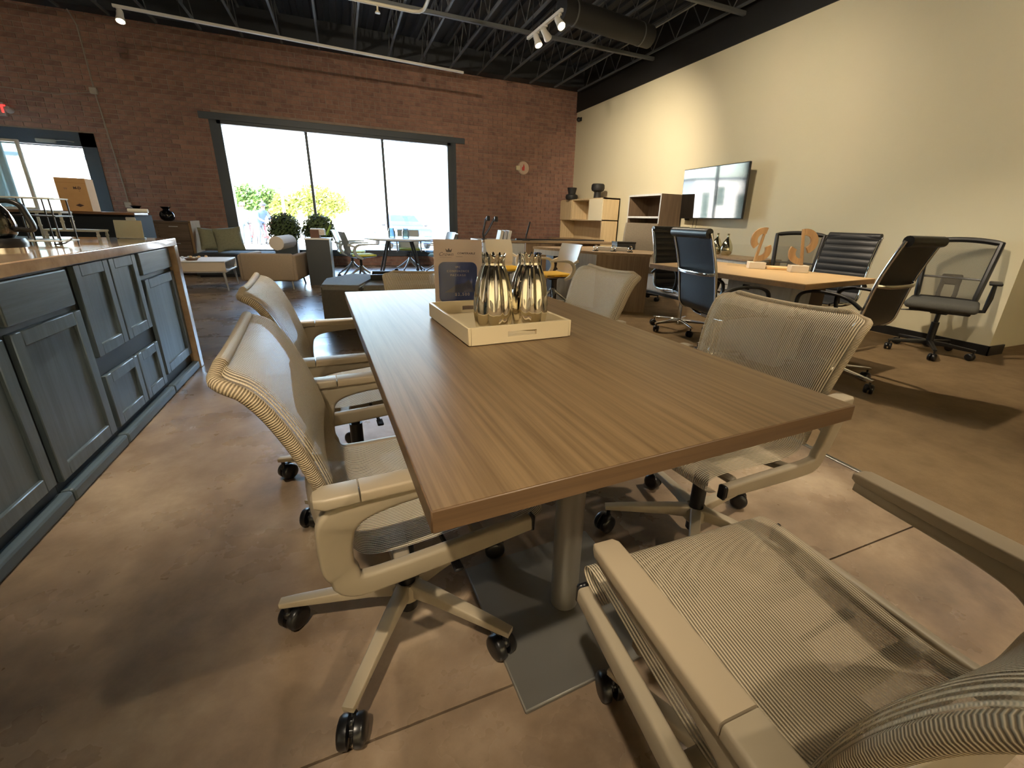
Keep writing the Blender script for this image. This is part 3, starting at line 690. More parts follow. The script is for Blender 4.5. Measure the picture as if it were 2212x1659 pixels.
# ------------------------------------------------------------------ lounge corner under the window
M_gw = wood('dark_grey_wood', (104,88,74), (76,64,54), rough=.75, spec=.2, axis=0, fine=30)
M_gw2 = wood('tan_end_wood', (142,116,84), (112,90,64), rough=.85, spec=.12, axis=2, fine=30)
t = thing('low_credenza', 'dark grey wood credenza with a tan side panel against the brick wall', 'credenza', (-2.72, 9.5, 0), 0)
MB().b2((-.95,-.25,.05), (.33,.25,.86)).build('body', M_gw, t, smooth=0); MB().b2((-.97,-.27,.86), (.36,.27,.885), bev=.003).build('top', M_gw, t); MB().b2((.33,-.27,0), (.365,.27,.9), bev=.003).build('side_panel', M_gw2, t)
for x in (-.95, -.52, -.09):
    d = MB().b2((x+.01,-.268,.08), (x+.41,-.25,.56), bev=.003).build('door', M_gw, t); MB().b2((x+.16,-.278,.53), (x+.26,-.268,.54)).build('pull', M_alu, d, smooth=0)
    d = MB().b2((x+.01,-.268,.58), (x+.41,-.25,.84), bev=.003).build('drawer', M_gw, t); MB().b2((x+.15,-.278,.8), (x+.27,-.268,.812)).build('pull', M_alu, d, smooth=0)
M_bg = mat('black_glass', (14,15,18), .06, coat=.6)
for x, lab in ((-3.10, 'black glass vase with flared neck at the left on the dark credenza'), (-2.71, 'black glass vase with flared neck on the right of the dark credenza')):
    t = thing('glass_vase', lab, 'vase', (x, 9.45, .886), 0, 'black glass vases on the dark credenza')
    MB().lathe(crom([(.05,0), (.09,.03), (.105,.09), (.085,.145), (.045,.175), (.055,.205), (.085,.225)], 4) + [(.078,.226), (.04,.18), (.0,.17)], n=22).build('vase_body', M_bg, t)
M_char = mat('charcoal_fabric', (62,66,68), .9, var=.3, vscale=60, bump=.4, bscale=400)
t = thing('window_bench', 'long charcoal upholstered bench below the window', 'bench', (-1.35, 9.35, 0), 0)
MB().b2((-1.0,-.42,.04), (.12,.4,.29), bev=.015).build('base', M_char, t); MB().b2((-1.0,-.43,.285), (.12,.4,.385), bev=.03, seg=3).build('seat_cushion', M_char, t)
MB().b2((-.95,-.4,0), (.1,.38,.04)).build('plinth', M_black, t, smooth=0)
M_pil = mat('olive_linen', (146,144,116), .92, var=.4, vscale=40, bump=.4, bscale=300)
def pillow(loc, rot, lab, w=.46):
    t = thing('throw_pillow', lab, 'pillow', loc, 0, 'olive pillows on the window bench')
    def f(a, b, s):
        u, v = 2*a-1, 2*b-1; k = max(0, (1-abs(u)**2.6))**.5*max(0, (1-abs(v)**2.6))**.5
        pin = 1-.07*(1-u*u)*0 - .06*(abs(v)**2)*(1-abs(u))-.06*(1-abs(v))*abs(u)**2
        return Vector((u*w/2*(1-.05*(1-v*v)), s*.075*k, w/2+v*w/2*(1-.05*(1-u*u))))
    m = MB(); m.grid(lambda a, b: f(a, b, 1), 12, 12); m.grid(lambda a, b: f(a, b, -1), 12, 12); bmesh.ops.remove_doubles(m.bm, verts=m.bm.verts, dist=.001)
    m.build('cushion', M_pil, t, rot=rot, smooth=80)
pillow((-2.12, 9.40, .41), (math.radians(-22), math.radians(3), math.radians(20)), 'olive pillow at the left end of the window bench, partly behind the other', .40)
pillow((-1.84, 9.26, .41), (math.radians(-20), math.radians(-6), math.radians(8)), 'olive pillow leaning in front, nearest the window frame', .42)
# white coffee table
t = thing('coffee_table', 'white coffee table with open end shelf and thin legs', 'table', (-1.98, 7.72, 0), 0)
w, d = .40, .36
for z in (.40, .265): MB().b2((-w,-d,z-.01), (w,d,z+.01), bev=.004).build('shelf_board', M_white, t)
MB().b2((-w,-d,.265), (w,-d+.018,.40)).build('front_board', mat('cream_front', (222,206,184), .5), t, smooth=0); MB().b2((-w,d-.018,.265), (w,d,.40)).build('back_board', M_white, t, smooth=0); MB().b2((-w+.02,-d+.02,.275), (-w+.035,d-.02,.39)).build('divider', M_white, t, smooth=0)
for sx in (-1, 1):
    for sy in (-1, 1): MB().cyl((sx*(w-.04), sy*(d-.04), .258), (sx*(w-.015), sy*(d-.015), 0), .02, .009, n=10).build('leg', mat('pale_grey_leg', (186,188,188), .35, metal=.4), t)
t = thing('flower_dish', 'small dish of pale flowers on the white coffee table', 'decoration', (-2.0, 7.55, .41), 0)
MB().lathe([(0,0), (.06,0), (.085,.03), (.08,.03), (.055,.01), (0,.01)], n=16).build('dish', mat('brown_dish', (110,80,54), .5), t)
for k in range(9):
    a = k*2.4; r = .02+.012*k; MB().sph((r*math.cos(a)*1.5, r*math.sin(a), .035+.008*(k % 3)), .02, 8, 6, (1,1,.7)).build('bloom', mat('bloom_%d' % (k % 3), [(238,232,220),(206,216,224),(232,196,150)][k % 3], .8), t)
# beige lounge chair seen from behind
M_lng = mat('taupe_upholstery', (166,148,126), .85, var=.2, vscale=50, bump=.25, bscale=350)
t = thing('lounge_armchair', 'taupe lounge armchair with roll bolster, seen from behind', 'armchair', (-1.05, 7.72, 0), math.radians(-10))
def slab(lst): 
    return MB().beam([(Vector(p), a, b) for p, a, b in lst], B=(1,0,0), rr=.3)
MB().b2((-.29,-.40,.13), (.40,-.31,.52), bev=.03, seg=3).build('backrest', M_lng, t)
MB().b2((-.29,-.36,.12), (.40,.36,.30), bev=.03, seg=3).build('seat_base', M_lng, t); MB().b2((-.24,-.30,.29), (.34,.36,.42), bev=.04, seg=3).build('seat_cushion', M_lng, t)
for sx in (-1, 1): MB().b2((.055+sx*.335-.045,-.38,.13), (.055+sx*.335+.045,.36,.50), bev=.03, seg=3).build('arm', M_lng, t)
MB().beam([(Vector((.20+.10*math.cos(a), y, .55+.11*math.sin(a)+.0)), .1, .1) for y, a in ((-.32,PI/2),)] + [(Vector((.20, .32, .66)), .1, .1)], B=(1,0,0), rr=.5).build('bolster', mat('pale_upholstery', (206,196,182), .85, bump=.25, bscale=350), t)
for sx in (-1, 1):
    for sy in (-1, 1): MB().cyl((.05+sx*.28, sy*.3, .13), (.05+sx*.3, sy*.33, 0), .016, .011, n=10).build('leg', M_alu, t)
# dark pedestal, dispenser box
t = thing('display_pedestal', 'dark grey square pedestal with white top beside the armchair', 'pedestal', (-.38, 7.9, 0), math.radians(-4))
MB().b2((-.17,-.2,0), (.17,.2,.70), bev=.004).build('body', mat('pedestal_grey', (58,62,64), .5), t); MB().b2((-.18,-.21,.70), (.18,.21,.722), bev=.004).build('top', M_white, t); MB().b2((.171,-.205,.02), (.176,-.195,.70)).build('edge_trim', M_alu, t, smooth=0)
t = thing('tissue_box', 'brown and white printed box on the dark pedestal', 'box', (-.38, 7.92, .722), math.radians(-8))
MB().b2((-.10,-.06,0), (.03,.06,.12), bev=.004).build('brown_side', mat('box_brown', (92,62,48), .7), t); MB().b2((-.095,-.055,.12), (.10,.055,.14), bev=.004).build('white_lid', M_white, t); MB().b2((.03,-.062,.04), (.11,.058,.12), bev=.003).build('print_side', mat('box_print', (205,198,190), .7, var=.7, vscale=30, var_rgb=(150,140,132)), t)
t = thing('leaf_sprig', 'small green sprig trailing behind the tissue box', 'plant', (-.27, 8.0, .722), 0)
MB().tube([(0,0,0), (.01,.0,.06), (.05,.0,.13), (.085,.0,.18)], .004, n=6).build('stem', mat('leaf_green', (120,150,60), .6), t)
for k in range(5): MB().sph((.02+.016*k, 0, .06+.03*k), .018, 8, 6, (.9,.3,1.3)).build('leaf', MATS['leaf_green'], t)
# boxwood balls in tall planters
M_leafd = mat('boxwood_leaf', (52,70,40), .6, rand=.7, var_rgb=(92,112,58))
def boxwood(loc, lab, r=.27, hp=.60):
    t = thing('boxwood_planter', lab, 'potted plant', loc, 0, 'clipped boxwoods in tall dark planters')
    p = MB(); 
    a = .15; b = .19
    p.loft([[Vector((sx*w_, sy*w_, z_)) for sx, sy in ((-1,-1),(1,-1),(1,1),(-1,1))] for w_, z_ in ((a,0), (b,hp), (b-.02,hp), (b-.03,hp-.05))]); p.build('planter', mat('planter_slate', (60,66,66), .5), t, smooth=0)
    rg = random.Random(int(loc[0]*100)); m = MB(); c = Vector((0,0,hp+r*.75))
    MB().cyl((0,0,hp-.1), (0,0,hp+r), .015, n=8).build('stem', mat('bark', (70,54,40), .9), t)
    core = MB(); core.ico(c, r*.78, 3); core.build('foliage_core', mat('boxwood_inner', (30,40,24), .9), t)
    for k in range(2600):
        d = Vector((rg.gauss(0,1), rg.gauss(0,1), rg.gauss(0,1))).normalized(); q = c + d*r*rg.uniform(.72, 1.05); q.z = max(q.z, hp-.02)
        s = rg.uniform(.018,.032); n1 = (d+Vector((rg.uniform(-.8,.8), rg.uniform(-.8,.8), rg.uniform(-.8,.8)))).normalized(); u1 = n1.orthogonal().normalized(); v1 = n1.cross(u1)
        vs = [m.bm.verts.new(q+u1*s*x_+v1*s*y_) for x_, y_ in ((-1,0),(0,-.5),(1,0),(0,.5))]; m.bm.faces.new(vs)
    tag(m.build('foliage', M_leafd, t, smooth=0), kind='stuff')
boxwood((-.97, 9.22, 0), 'clipped boxwood ball in a dark planter behind the armchair'); boxwood((-.40, 8.95, 0), 'clipped boxwood ball in a dark planter behind the pedestal')
# ------------------------------------------------------------------ grey ottoman benches with tray
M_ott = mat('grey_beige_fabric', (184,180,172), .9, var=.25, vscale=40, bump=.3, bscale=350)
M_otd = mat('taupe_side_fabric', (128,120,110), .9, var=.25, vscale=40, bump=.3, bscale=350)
def ottoman(lab, poly, z):
    cx = sum(p[0] for p in poly)/len(poly); cy = sum(p[1] for p in poly)/len(poly)
    t = thing('ottoman_bench', lab, 'ottoman', (cx, cy, 0), 0, 'grey modular ottomans beyond the table')
    pl = [(x-cx, y-cy) for x, y in poly]
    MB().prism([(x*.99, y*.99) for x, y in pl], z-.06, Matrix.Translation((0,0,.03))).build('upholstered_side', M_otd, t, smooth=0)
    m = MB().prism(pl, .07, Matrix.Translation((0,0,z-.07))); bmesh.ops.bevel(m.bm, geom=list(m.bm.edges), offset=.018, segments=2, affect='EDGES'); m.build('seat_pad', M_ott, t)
    MB().prism([(x*.93, y*.93) for x, y in pl], .03).build('plinth', M_black, t, smooth=0)
OZ = .41
ottoman('grey wedge-shaped ottoman bench behind the left far table corner', [(-.27,4.85), (.10,4.72), (.36,5.62), (.05,5.78), (-.24,5.35)], OZ)
ottoman('grey ottoman bench carrying the black tray, behind the price sign', [(.115,4.72), (1.35,4.62), (1.42,5.45), (.375,5.62)], OZ)
t = thing('wood_tray', 'black-rimmed tray with a brown wooden inside on the ottoman', 'tray', (.55, 5.22, OZ), math.radians(-4))
MB().b2((-.30,-.17,.0), (.30,.17,.015)).build('tray_floor', wood('tray_wood', (150,98,62), (112,70,42), axis=0), t, smooth=0)
for sy in (-1, 1): MB().b2((-.31,sy*.17-.008,0), (.31,sy*.17+.008,.065), bev=.003).build('tray_side', M_black, t)
for sx in (-1, 1): MB().b2((sx*.305-.008,-.17,0), (sx*.305+.008,.17,.065), bev=.003).build('tray_side', M_black, t)

# ------------------------------------------------------------------ round cafe table and shell chairs by the window
RT = Vector((.90, 8.2, 0))
t = thing('round_cafe_table', 'round white cafe table with slanted black legs by the window', 'table', RT, 0)
MB().lathe([(0,.69), (.52,.69), (.61,.707), (.617,.72), (.605,.728), (0,.728)], n=48).build('tabletop', mat('glossy_white', (236,238,236), .2), t); MB().b2((-.22,-.22,.67), (.22,.22,.691), bev=.005).build('leg_frame', M_dark, t)
for a in (35, 145, 215, 325):
    a = math.radians(a); MB().beam([(Vector((.24*math.cos(a), .24*math.sin(a), .685)), .014, .018), (Vector((.45*math.cos(a), .45*math.sin(a), 0)), .011, .013)], B=(-math.sin(a), math.cos(a), 0), rr=.3).build('leg', M_dark, t)
for (x, y, lab) in ((-.13, -.05, 'clear glass jar at the left on the round white table'), (.10, -.1, 'clear glass jar nearer the middle of the round white table')):
    t = thing('glass_jar', lab, 'jar', RT+Vector((x, y, .728)), 0, 'glass jars on the round table')
    MB().lathe([(0,0), (.055,0), (.06,.02), (.06,.11), (.045,.135), (.045,.16), (.04,.16), (.04,.13), (.055,.108), (.055,.02), (0,.012)], n=20).build('jar_body', thinglass('jar_glass', (216,236,240), .12, 0, .12), t)
M_shell_g = mat('grey_shell', (150,158,158), .4); M_shell_w = mat('cream_shell', (226,214,190), .4); M_lime = mat('lime_pad', (192,196,88), .8); M_yel = mat('yellow_pad', (236,186,44), .8); M_blue = mat('blue_pad', (112,160,190), .8)
def shell_chair(loc, heading, shell, pad, lab, group, key):
    """moulded shell with loop arms on a metal four-star base"""
    t = thing('shell_chair', lab, 'chair', loc, math.radians(heading), group)
    def back():
        P = crom([(.21,.455,.22), (.10,.44,.225), (-.08,.435,.22), (-.17,.455,.205), (-.205,.53,.195), (-.225,.63,.205), (-.255,.74,.215), (-.285,.83,.21)], 4)
        m = MB(); nv = len(P)-1
        for s in (0, -.014):
            m.grid(lambda a, b: Vector(((2*a-1)*P[round(b*nv)][2], P[round(b*nv)][0]+.03*(2*a-1)**2*(1 if b > .55 else 0)+(s if b > .5 else 0), P[round(b*nv)][1]+.025*(2*a-1)**2*(1 if b < .5 else 0)+(s if b <= .5 else 0))), 10, nv)
        return m.mesh('shell', shell, 60)
    ob('shell', cached(('shell', key), back), t)
    for s in (-1, 1):
        def arm():
            P = crom([(.20,.645,.010), (.05,.645,.012), (-.07,.635,.017), (-.13,.59,.022), (-.14,.53,.024), (-.10,.465,.024), (-.02,.425,.018)], 5)
            return MB().beam([(Vector((s*.235, p[0], p[1])), p[2], .014) for p in P] , B=(1,0,0), rr=.4).beam([(Vector((s*.235,-.10,.60)), .012, .012), (Vector((s*.205,-.225,.64)), .02, .008)], B=(1,0,0), rr=.4).mesh('arm_loop', shell)
        ob('arm_loop', cached(('aloop', key, s), arm), t)
    ob('seat_pad', cached(('spad', key), lambda: MB().box((0,.02,.468), (.39,.38,.035), bev=.016, seg=3).mesh('seat_pad', pad)), t)
    ob('gas_lift', cached('sgas', lambda: MB().cyl((0,0,.2), (0,0,.40), .02, n=12).cyl((0,0,.40), (0,0,.435), .05, .09, n=12).mesh('gas_lift', M_dark)), t)
    ob('base_hub', cached('shub', lambda: MB().lathe([(0,.2), (.028,.2), (.034,.23), (.034,.29), (.026,.30), (0,.30)], n=16).mesh('base_hub', M_alu)), t)
    for k in range(4):
        a = PI/4+k*PI/2+.3
        ob('leg', cached('sleg', lambda: MB().beam([(Vector((.02,0,.265)), .022, .014), (Vector((.15,0,.17)), .014, .013), (Vector((.30,0,.075)), .010, .012)], B=(0,1,0), rr=.35).mesh('leg', M_alu)), t, (0,0,0), (0,0,a))
        ob('caster', cached('caster', caster), t, (.30*math.cos(a), .30*math.sin(a), 0), (0,0,a+k))
g1 = 'shell chairs at the round cafe table'
shell_chair((.22, 7.75, 0), -78, M_shell_g, M_lime, 'grey shell chair with lime seat pad, nearer one left of the round table', g1, 'gl')
shell_chair((.10, 8.42, 0), -98, M_shell_g, M_lime, 'grey shell chair with lime seat pad, farther one left of the round table', g1, 'gl')
shell_chair((1.55, 7.8, 0), 75, M_shell_g, M_blue, 'grey shell chair with blue seat pad, nearer one right of the round table', g1, 'gb')
shell_chair((1.66, 8.55, 0), 100, M_shell_g, M_blue, 'grey shell chair with blue seat pad, farther one right of the round table', g1, 'gb')
shell_chair((1.2, 9.25, 0), 175, M_shell_g, M_lime, 'grey shell chair with lime seat pad behind the round table, back to the window', g1, 'gl')
# ------------------------------------------------------------------ wood desks in the middle distance
M_dw = wood('taupe_desk_wood', (158,132,102), (128,104,78), rough=.45, axis=2, fine=34)
M_dwt = wood('taupe_desk_wood_top', (172,146,112), (142,118,88), rough=.4, axis=0, fine=34)
M_pw = wood('pale_grey_panel', (206,206,202), (188,188,184), rough=.45, axis=2, fine=30)
M_lw = wood('pale_ash', (212,190,150), (192,168,128), rough=.45, axis=2, fine=34)
M_lwf = mat('cream_door', (226,216,186), .5)
PD = [(2.48,5.88), (2.93,4.86), (3.50,4.50), (3.98,5.05), (3.55,6.05)]
def wallseg(p, q, z0, z1, th, m, name, root):
    p, q = Vector((*p, 0)), Vector((*q, 0)); d = q-p
    return MB().box((p+q)/2+Vector((0,0,(z0+z1)/2)), (d.length, th, z1-z0), rot=(0,0,math.atan2(d.y, d.x))).build(name, m, root, smooth=0)
t = thing('executive_desk', 'taupe wood desk with a pale grey side panel, facing the foreground table', 'desk')
MB().prism(PD, .032, Matrix.Translation((0,0,.708))).build('desktop', M_dwt, t, smooth=0)
I = lambda k: Vector(PD[k])*.975 + Vector((3.29,5.27))*.025
wallseg(I(0).lerp(I(1), .42), I(1), .03, .708, .022, M_pw, 'pale_panel', t); wallseg(I(0), I(0).lerp(I(1), .12), .03, .708, .022, M_pw, 'pale_panel', t)
wallseg(I(1), I(2), .0, .708, .024, M_dw, 'end_panel', t)
wallseg(I(0).lerp(I(1), .05), I(0).lerp(I(1), .5), .64, .708, .02, M_pw, 'apron', t)
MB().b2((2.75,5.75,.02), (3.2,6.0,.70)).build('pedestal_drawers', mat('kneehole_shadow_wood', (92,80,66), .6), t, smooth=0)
for (x, y, lab) in ((3.02, 5.05, 'small chrome desk ornament nearest the edge of the taupe desk'), (3.25, 4.98, 'chrome ring ornament on the middle of the taupe desk'), (3.42, 4.85, 'chrome ring ornament at the right of the taupe desk')):
    t = thing('desk_ornament', lab, 'ornament', (x, y, .74), 0, 'chrome ornaments on the taupe desk')
    MB().box((0,0,.006), (.07,.04,.012), bev=.003).build('base', M_black, t); MB().tube([(.028*math.cos(a*.5), 0, .045+.032*math.sin(a*.5)) for a in range(13)], .005, n=6, closed=True).build('ring', M_chrome, t)
t = thing('nameplate_stand', 'white acrylic strip lying along the taupe desk', 'stand', (3.30, 5.12, .74), math.radians(-32)); MB().b2((-.22,-.03,0), (.22,.03,.05), bev=.004).build('strip', M_white, t)
t = thing('storage_box', 'black lidded box on the far side of the taupe desk', 'box', (3.72, 5.45, .74), math.radians(-10))
MB().b2((-.14,-.1,0), (.14,.1,.085), bev=.003).build('box', mat('box_slate', (52,54,58), .5), t); MB().b2((-.145,-.105,.085), (.145,.105,.105), bev=.003).build('lid', M_black, t)
t = thing('side_stool', 'small brown wooden stool block in front of the pale desk panel', 'stool', (2.44, 5.62, 0), 0)
MB().b2((-.11,-.11,.03), (.11,.11,.40), bev=.01).build('block', M_dw, t); MB().b2((-.09,-.09,0), (.09,.09,.03)).build('plinth', M_black, t, smooth=0)
t = thing('water_bottle', 'dark blue bottle standing by the pale desk panel', 'bottle', (2.44, 5.62, .40), 0)
MB().lathe([(0,0), (.06,0), (.066,.03), (.066,.18), (.055,.21), (.03,.225), (0,.225)], n=18).build('bottle_body', mat('blue_enamel', (48,66,104), .3), t); MB().lathe([(0,.225), (.03,.225), (.045,.24), (.05,.26), (.045,.28), (0,.28)], n=18).build('cap', MATS['blue_enamel'], t)
# grey executive chair
M_exf = mat('grey_brown_weave', (150,138,122), .9, var=.3, vscale=60, bump=.3, bscale=350)
def exec_chair():
    t = thing('executive_chair', 'grey-brown fabric high-back chair behind the taupe desk', 'chair', (4.02, 5.42, 0), math.radians(150))
    P = crom([(.25,.47,.05,.25), (.05,.47,.055,.255), (-.14,.48,.055,.25), (-.21,.56,.05,.25), (-.225,.70,.045,.26), (-.245,.85,.04,.265), (-.29,1.0,.035,.255), (-.32,1.10,.028,.24)], 4)
    MB().beam([(Vector((0,p[0],p[1])), p[2], p[3]) for p in P], B=(1,0,0), rr=.4, n=5).build('upholstered_shell', M_exf, t)
    for s in (-1, 1): MB().beam([(Vector((s*.29,y,z)), .018, .022) for y, z in ((-.22,.50), (-.20,.66), (-.1,.69), (.16,.69), (.17,.68))], B=(1,0,0), rr=.4).build('arm', M_black, t)
    MB().cyl((0,0,.1), (0,0,.42), .028, n=14).build('gas_lift', M_black, t); five_star(t, .3, M_black, key='b')
exec_chair()
# second workstation further back
t = thing('workstation_desk', 'long light desk with white front panels under the brick wall', 'desk', (3.35, 7.75, 0), 0)
MB().b2((-1.15,-.28,.705), (1.55,.5,.74), bev=.003).build('desktop', M_dwt, t); MB().b2((-1.12,-.25,.02), (-.35,-.228,.70)).build('white_panel', M_pw, t, smooth=0); MB().b2((-.33,-.25,.02), (.25,-.228,.70)).build('tan_panel', M_dw, t, smooth=0); MB().b2((.3,.2,.02), (1.5,.45,.70)).build('drawers', M_dw, t, smooth=0)
MB().b2((-.4,.05,.74), (1.5,.1,.765)).build('cable_tray', M_dark, t, smooth=0)
t = thing('monitor_arm', 'black twin monitor arm without screens clamped to the far desk', 'monitor arm', (2.30, 7.70, .74), 0)
MB().cyl((0,0,0), (0,0,.02), .05, n=16).build('clamp', M_black, t)
MB().tube([(0,0,.02), (-.02,0,.10), (.0,0,.20), (.03,0,.34)], .018, n=8).tube([(.03,0,.34), (.055,-.02,.37), (.06,-.05,.37)], .018, n=8).build('left_arm', M_black, t); MB().tube([(0,0,.06), (.07,0,.15), (.14,0,.27), (.19,0,.36)], .018, n=8).build('right_arm', M_black, t)
MB().b2((.18,-.06,.31), (.24,-.02,.40), bev=.008).build('vesa_plate', M_black, t); MB().b2((.03,-.07,.32), (.09,-.04,.40), bev=.008).build('vesa_plate', M_black, t)
for k, c in enumerate(((222,214,196), (196,198,204), (228,224,214))):
    t = thing('binder', ['cream binder, leftmost of three standing on the far desk', 'grey-blue binder, middle of three standing on the far desk', 'white binder, rightmost of three standing on the far desk'][k], 'binder', (2.55+.075*k, 7.62, .74), 0, 'binders on the far desk')
    MB().box((.02,0,.085), (.055,.2,.17), rot=(0,.22,0), bev=.006).build('cover', mat('binder_%d' % k, c, .6), t)
t = thing('slim_monitor', 'black monitor seen edge-on on the far desk', 'monitor', (3.12, 7.35+.3, .74), math.radians(68))
MB().box((0,0,.20), (.46,.025,.27), rot=(math.radians(14),0,0), bev=.006).build('screen', M_black, t); MB().box((0,.03,.06), (.06,.02,.12), bev=.004).build('neck', M_dark, t); MB().box((0,.03,.006), (.2,.14,.012), bev=.004).build('foot', M_dark, t)
g2 = 'cream shell chairs with yellow pads'
shell_chair((2.02, 5.62, 0), 195, M_shell_w, M_yel, 'cream shell chair with yellow pad facing the viewer, behind the vases', g2, 'cw'); shell_chair((2.36, 4.92, 0), 98, M_shell_w, M_yel, 'cream shell chair with yellow pad seen from the side, at the taupe desk', g2, 'cw')

# ------------------------------------------------------------------ cabinets along the beige wall
t = thing('hutch_cabinet', 'pale ash hutch with cream doors and open niche in the corner', 'hutch', (5.2, 9.42, 0), 0)
Hx0, Hx1, Hy0, Hy1 = -.06, .35, -1.0, 1.02
MB().b2((Hx1-.02, Hy0, .70), (Hx1, Hy1, 1.58)).build('back_panel', M_lw, t, smooth=0)
for y in (Hy0, Hy1-.03): MB().b2((Hx0, y, .70), (Hx1, y+.03, 1.60)).build('side_panel', M_lw, t, smooth=0)
MB().b2((Hx0, Hy0, 1.57), (Hx1, Hy1, 1.60)).build('top', M_lw, t, smooth=0); MB().b2((Hx0, Hy0, 1.13), (Hx1, Hy1, 1.155)).build('shelf', M_lw, t, smooth=0)
for y0, y1, m in ((Hy0+.005, -.42, M_lwf), (.42, Hy1-.005, M_lw)): MB().b2((Hx0-.02, y0, 1.135), (Hx0, y1, 1.58), bev=.002).build('door', m, t)
for y in (-.42, .40): MB().b2((Hx0, y, 1.15), (Hx1, y+.02, 1.57)).build('divider', M_lw, t, smooth=0)
t2 = thing('hutch_desk', 'pale ash desk base carrying the hutch', 'desk', (5.2, 9.42, 0), 0)
MB().b2((-.35, -1.05, .665), (.35, 1.05, .70), bev=.003).build('desktop', M_dwt, t2); MB().b2((-.3,-1.03,0), (.33,-.55,.664)).build('drawer_pedestal', M_lw, t2, smooth=0); MB().b2((-.3,.55,0), (.33,1.03,.664)).build('drawer_pedestal', M_lw, t2, smooth=0)
M_bv = mat('matt_black_ceramic', (26,25,25), .6)
t = thing('ceramic_vase', 'matt black vase with wide foot and flared neck on the hutch', 'vase', (5.17, 9.95, 1.60), 0)
MB().lathe([(0,0), (.13,0), (.15,.05), (.14,.10), (.09,.125), (.09,.15), (.11,.24), (.115,.265), (.10,.265), (.08,.15), (0,.14)], n=24).build('vase_body', M_bv, t)
t = thing('ceramic_goblet_vase', 'matt black goblet-shaped vase on the near end of the hutch', 'vase', (5.25, 8.88, 1.60), 0)
MB().lathe([(0,0), (.085,0), (.075,.11), (.08,.13), (.13,.155), (.145,.20), (.14,.27), (.12,.295), (.10,.295), (.10,.2), (0,.19)], n=24).build('vase_body', M_bv, t)
t = thing('bookcase', 'open grey-brown bookcase with white shelf edges beside the wall screen', 'bookcase', (5.30, 6.93, 0), 0)
bx0, bx1, by0, by1 = -.22, .25, -.48, .48
M_bcw = wood('bookcase_wood', (122,102,82), (94,78,62), rough=.5, axis=2, fine=34)
for y in (by0, by1-.025): MB().b2((bx0, y, 0), (bx1, y+.025, 1.60)).build('side_panel', M_bcw, t, smooth=0)
MB().b2((bx1-.015, by0, 0), (bx1, by1, 1.6)).build('back_panel', M_bcw, t, smooth=0)
for z in (.08, .46, .82, 1.20, 1.575): MB().b2((bx0, by0+.025, z), (bx1-.015, by1-.025, z+.025)).build('shelf', M_bcw, t, smooth=0); MB().b2((bx0-.004, by0+.01, z-.004), (bx0, by1-.01, z+.029)).build('shelf_edge', M_pw, t, smooth=0)
for y in (by0, by1-.025): MB().b2((bx0-.004, y, 0), (bx0, y+.025, 1.60)).build('side_edge', M_pw, t, smooth=0)
t = thing('framed_picture', 'small dark picture standing in the bookcase', 'picture', (5.32, 7.0, .846), 0); MB().b2((-.02,-.11,0), (0,.11,.24), bev=.003).build('frame', M_black, t); MB().b2((-.023,-.095,.015), (-.019,.095,.225)).build('print', mat('dark_picture', (30,40,44), .3), t, smooth=0)
t = thing('round_ornament', 'round black ornament beside the picture in the bookcase', 'ornament', (5.26, 6.72, .846), 0); MB().lathe([(0,0), (.05,0), (.05,.012), (0,.012)], n=16).build('foot', M_black, t); MB().sph((0,0,.10), .09, 18, 12).build('ball', M_black, t)
t = thing('black_wall_strip', 'flat black upright strip between bookcase and screen', 'speaker', (5.53, 6.26, 1.18), 0); MB().b2((-.03,-.03,0), (.03,.03,.40), bev=.006).build('cabinet', M_black, t); MB().b2((-.036,-.025,.01), (-.03,.025,.39)).build('grille', M_dark, t, smooth=0)  # slim black upright strip with a dark grey front face
# wall screen
tv = thing('wall_television', 'large flat wall television reflecting the window', 'television', (5.42, 5.66, 1.21), math.radians(90-2))
MB().box((0,0,.385), (1.39,.035,.77), rot=(math.radians(-2),0,0), bev=.006).build('housing', M_black, tv); MB().box((0,.0195,.385), (1.365,.003,.745), rot=(math.radians(-2),0,0)).build('screen', mat('screen_glass', (10,11,13), .06, spec=.9, coat=1), tv, smooth=0)
MB().box((0,-.075,.40), (.3,.12,.25)).build('wall_bracket', M_dark, tv, smooth=0); MB().tube([(.25,0,0), (.28,-.02,-.10), (.32,-.04,-.25)], .004, n=6).tube([(.33,0,0), (.36,-.02,-.10), (.4,-.04,-.25)], .004, n=6).build('cable', M_black, tv)
# credenza below the television
t = thing('media_credenza', 'low pale grey credenza with wooden top under the television', 'credenza', (4.92, 5.05, 0), 0)
MB().b2((-.29,-1.0,.05), (.27,1.15,.69)).build('body', M_pw, t, smooth=0); MB().b2((-.31,-1.02,.69), (.28,1.17,.715), bev=.003).build('top', M_dwt, t); MB().b2((-.30,-1.015,.0), (.27,-.995,.69)).build('side_panel', M_dw, t, smooth=0); MB().b2((-.28,-.98,0), (.25,1.13,.05)).build('plinth', M_dark, t, smooth=0)
for y in (-1.0, -.46, .08, .62):
    for z0, z1 in ((.07,.36), (.38,.67)):
        d = MB().b2((-.308,y+.01,z0), (-.29,y+.52,z1), bev=.002).build('drawer', M_pw, t); MB().b2((-.322,y+.19,z1-.06), (-.308,y+.34,z1-.045)).build('pull', M_alu, d, smooth=0)
for x, y, lab in ((4.96, 4.93, 'mirrored glass bottle vase, left of the pair below the screen'), (4.96, 4.74, 'mirrored glass bottle vase, right of the pair below the screen')):
    t = thing('mercury_bottle', lab, 'vase', (x, y, .715), 0, 'mirrored bottle vases on the credenza')
    MB().lathe(crom([(.05,0), (.075,.03), (.082,.08), (.07,.14), (.04,.20), (.018,.235), (.014,.27), (.018,.29)], 4) + [(0,.29)], n=24).build('bottle_body', mat('mercury_glass', (206,204,180), .08, metal=1, var=.4, vscale=12, var_rgb=(150,150,120)), t)

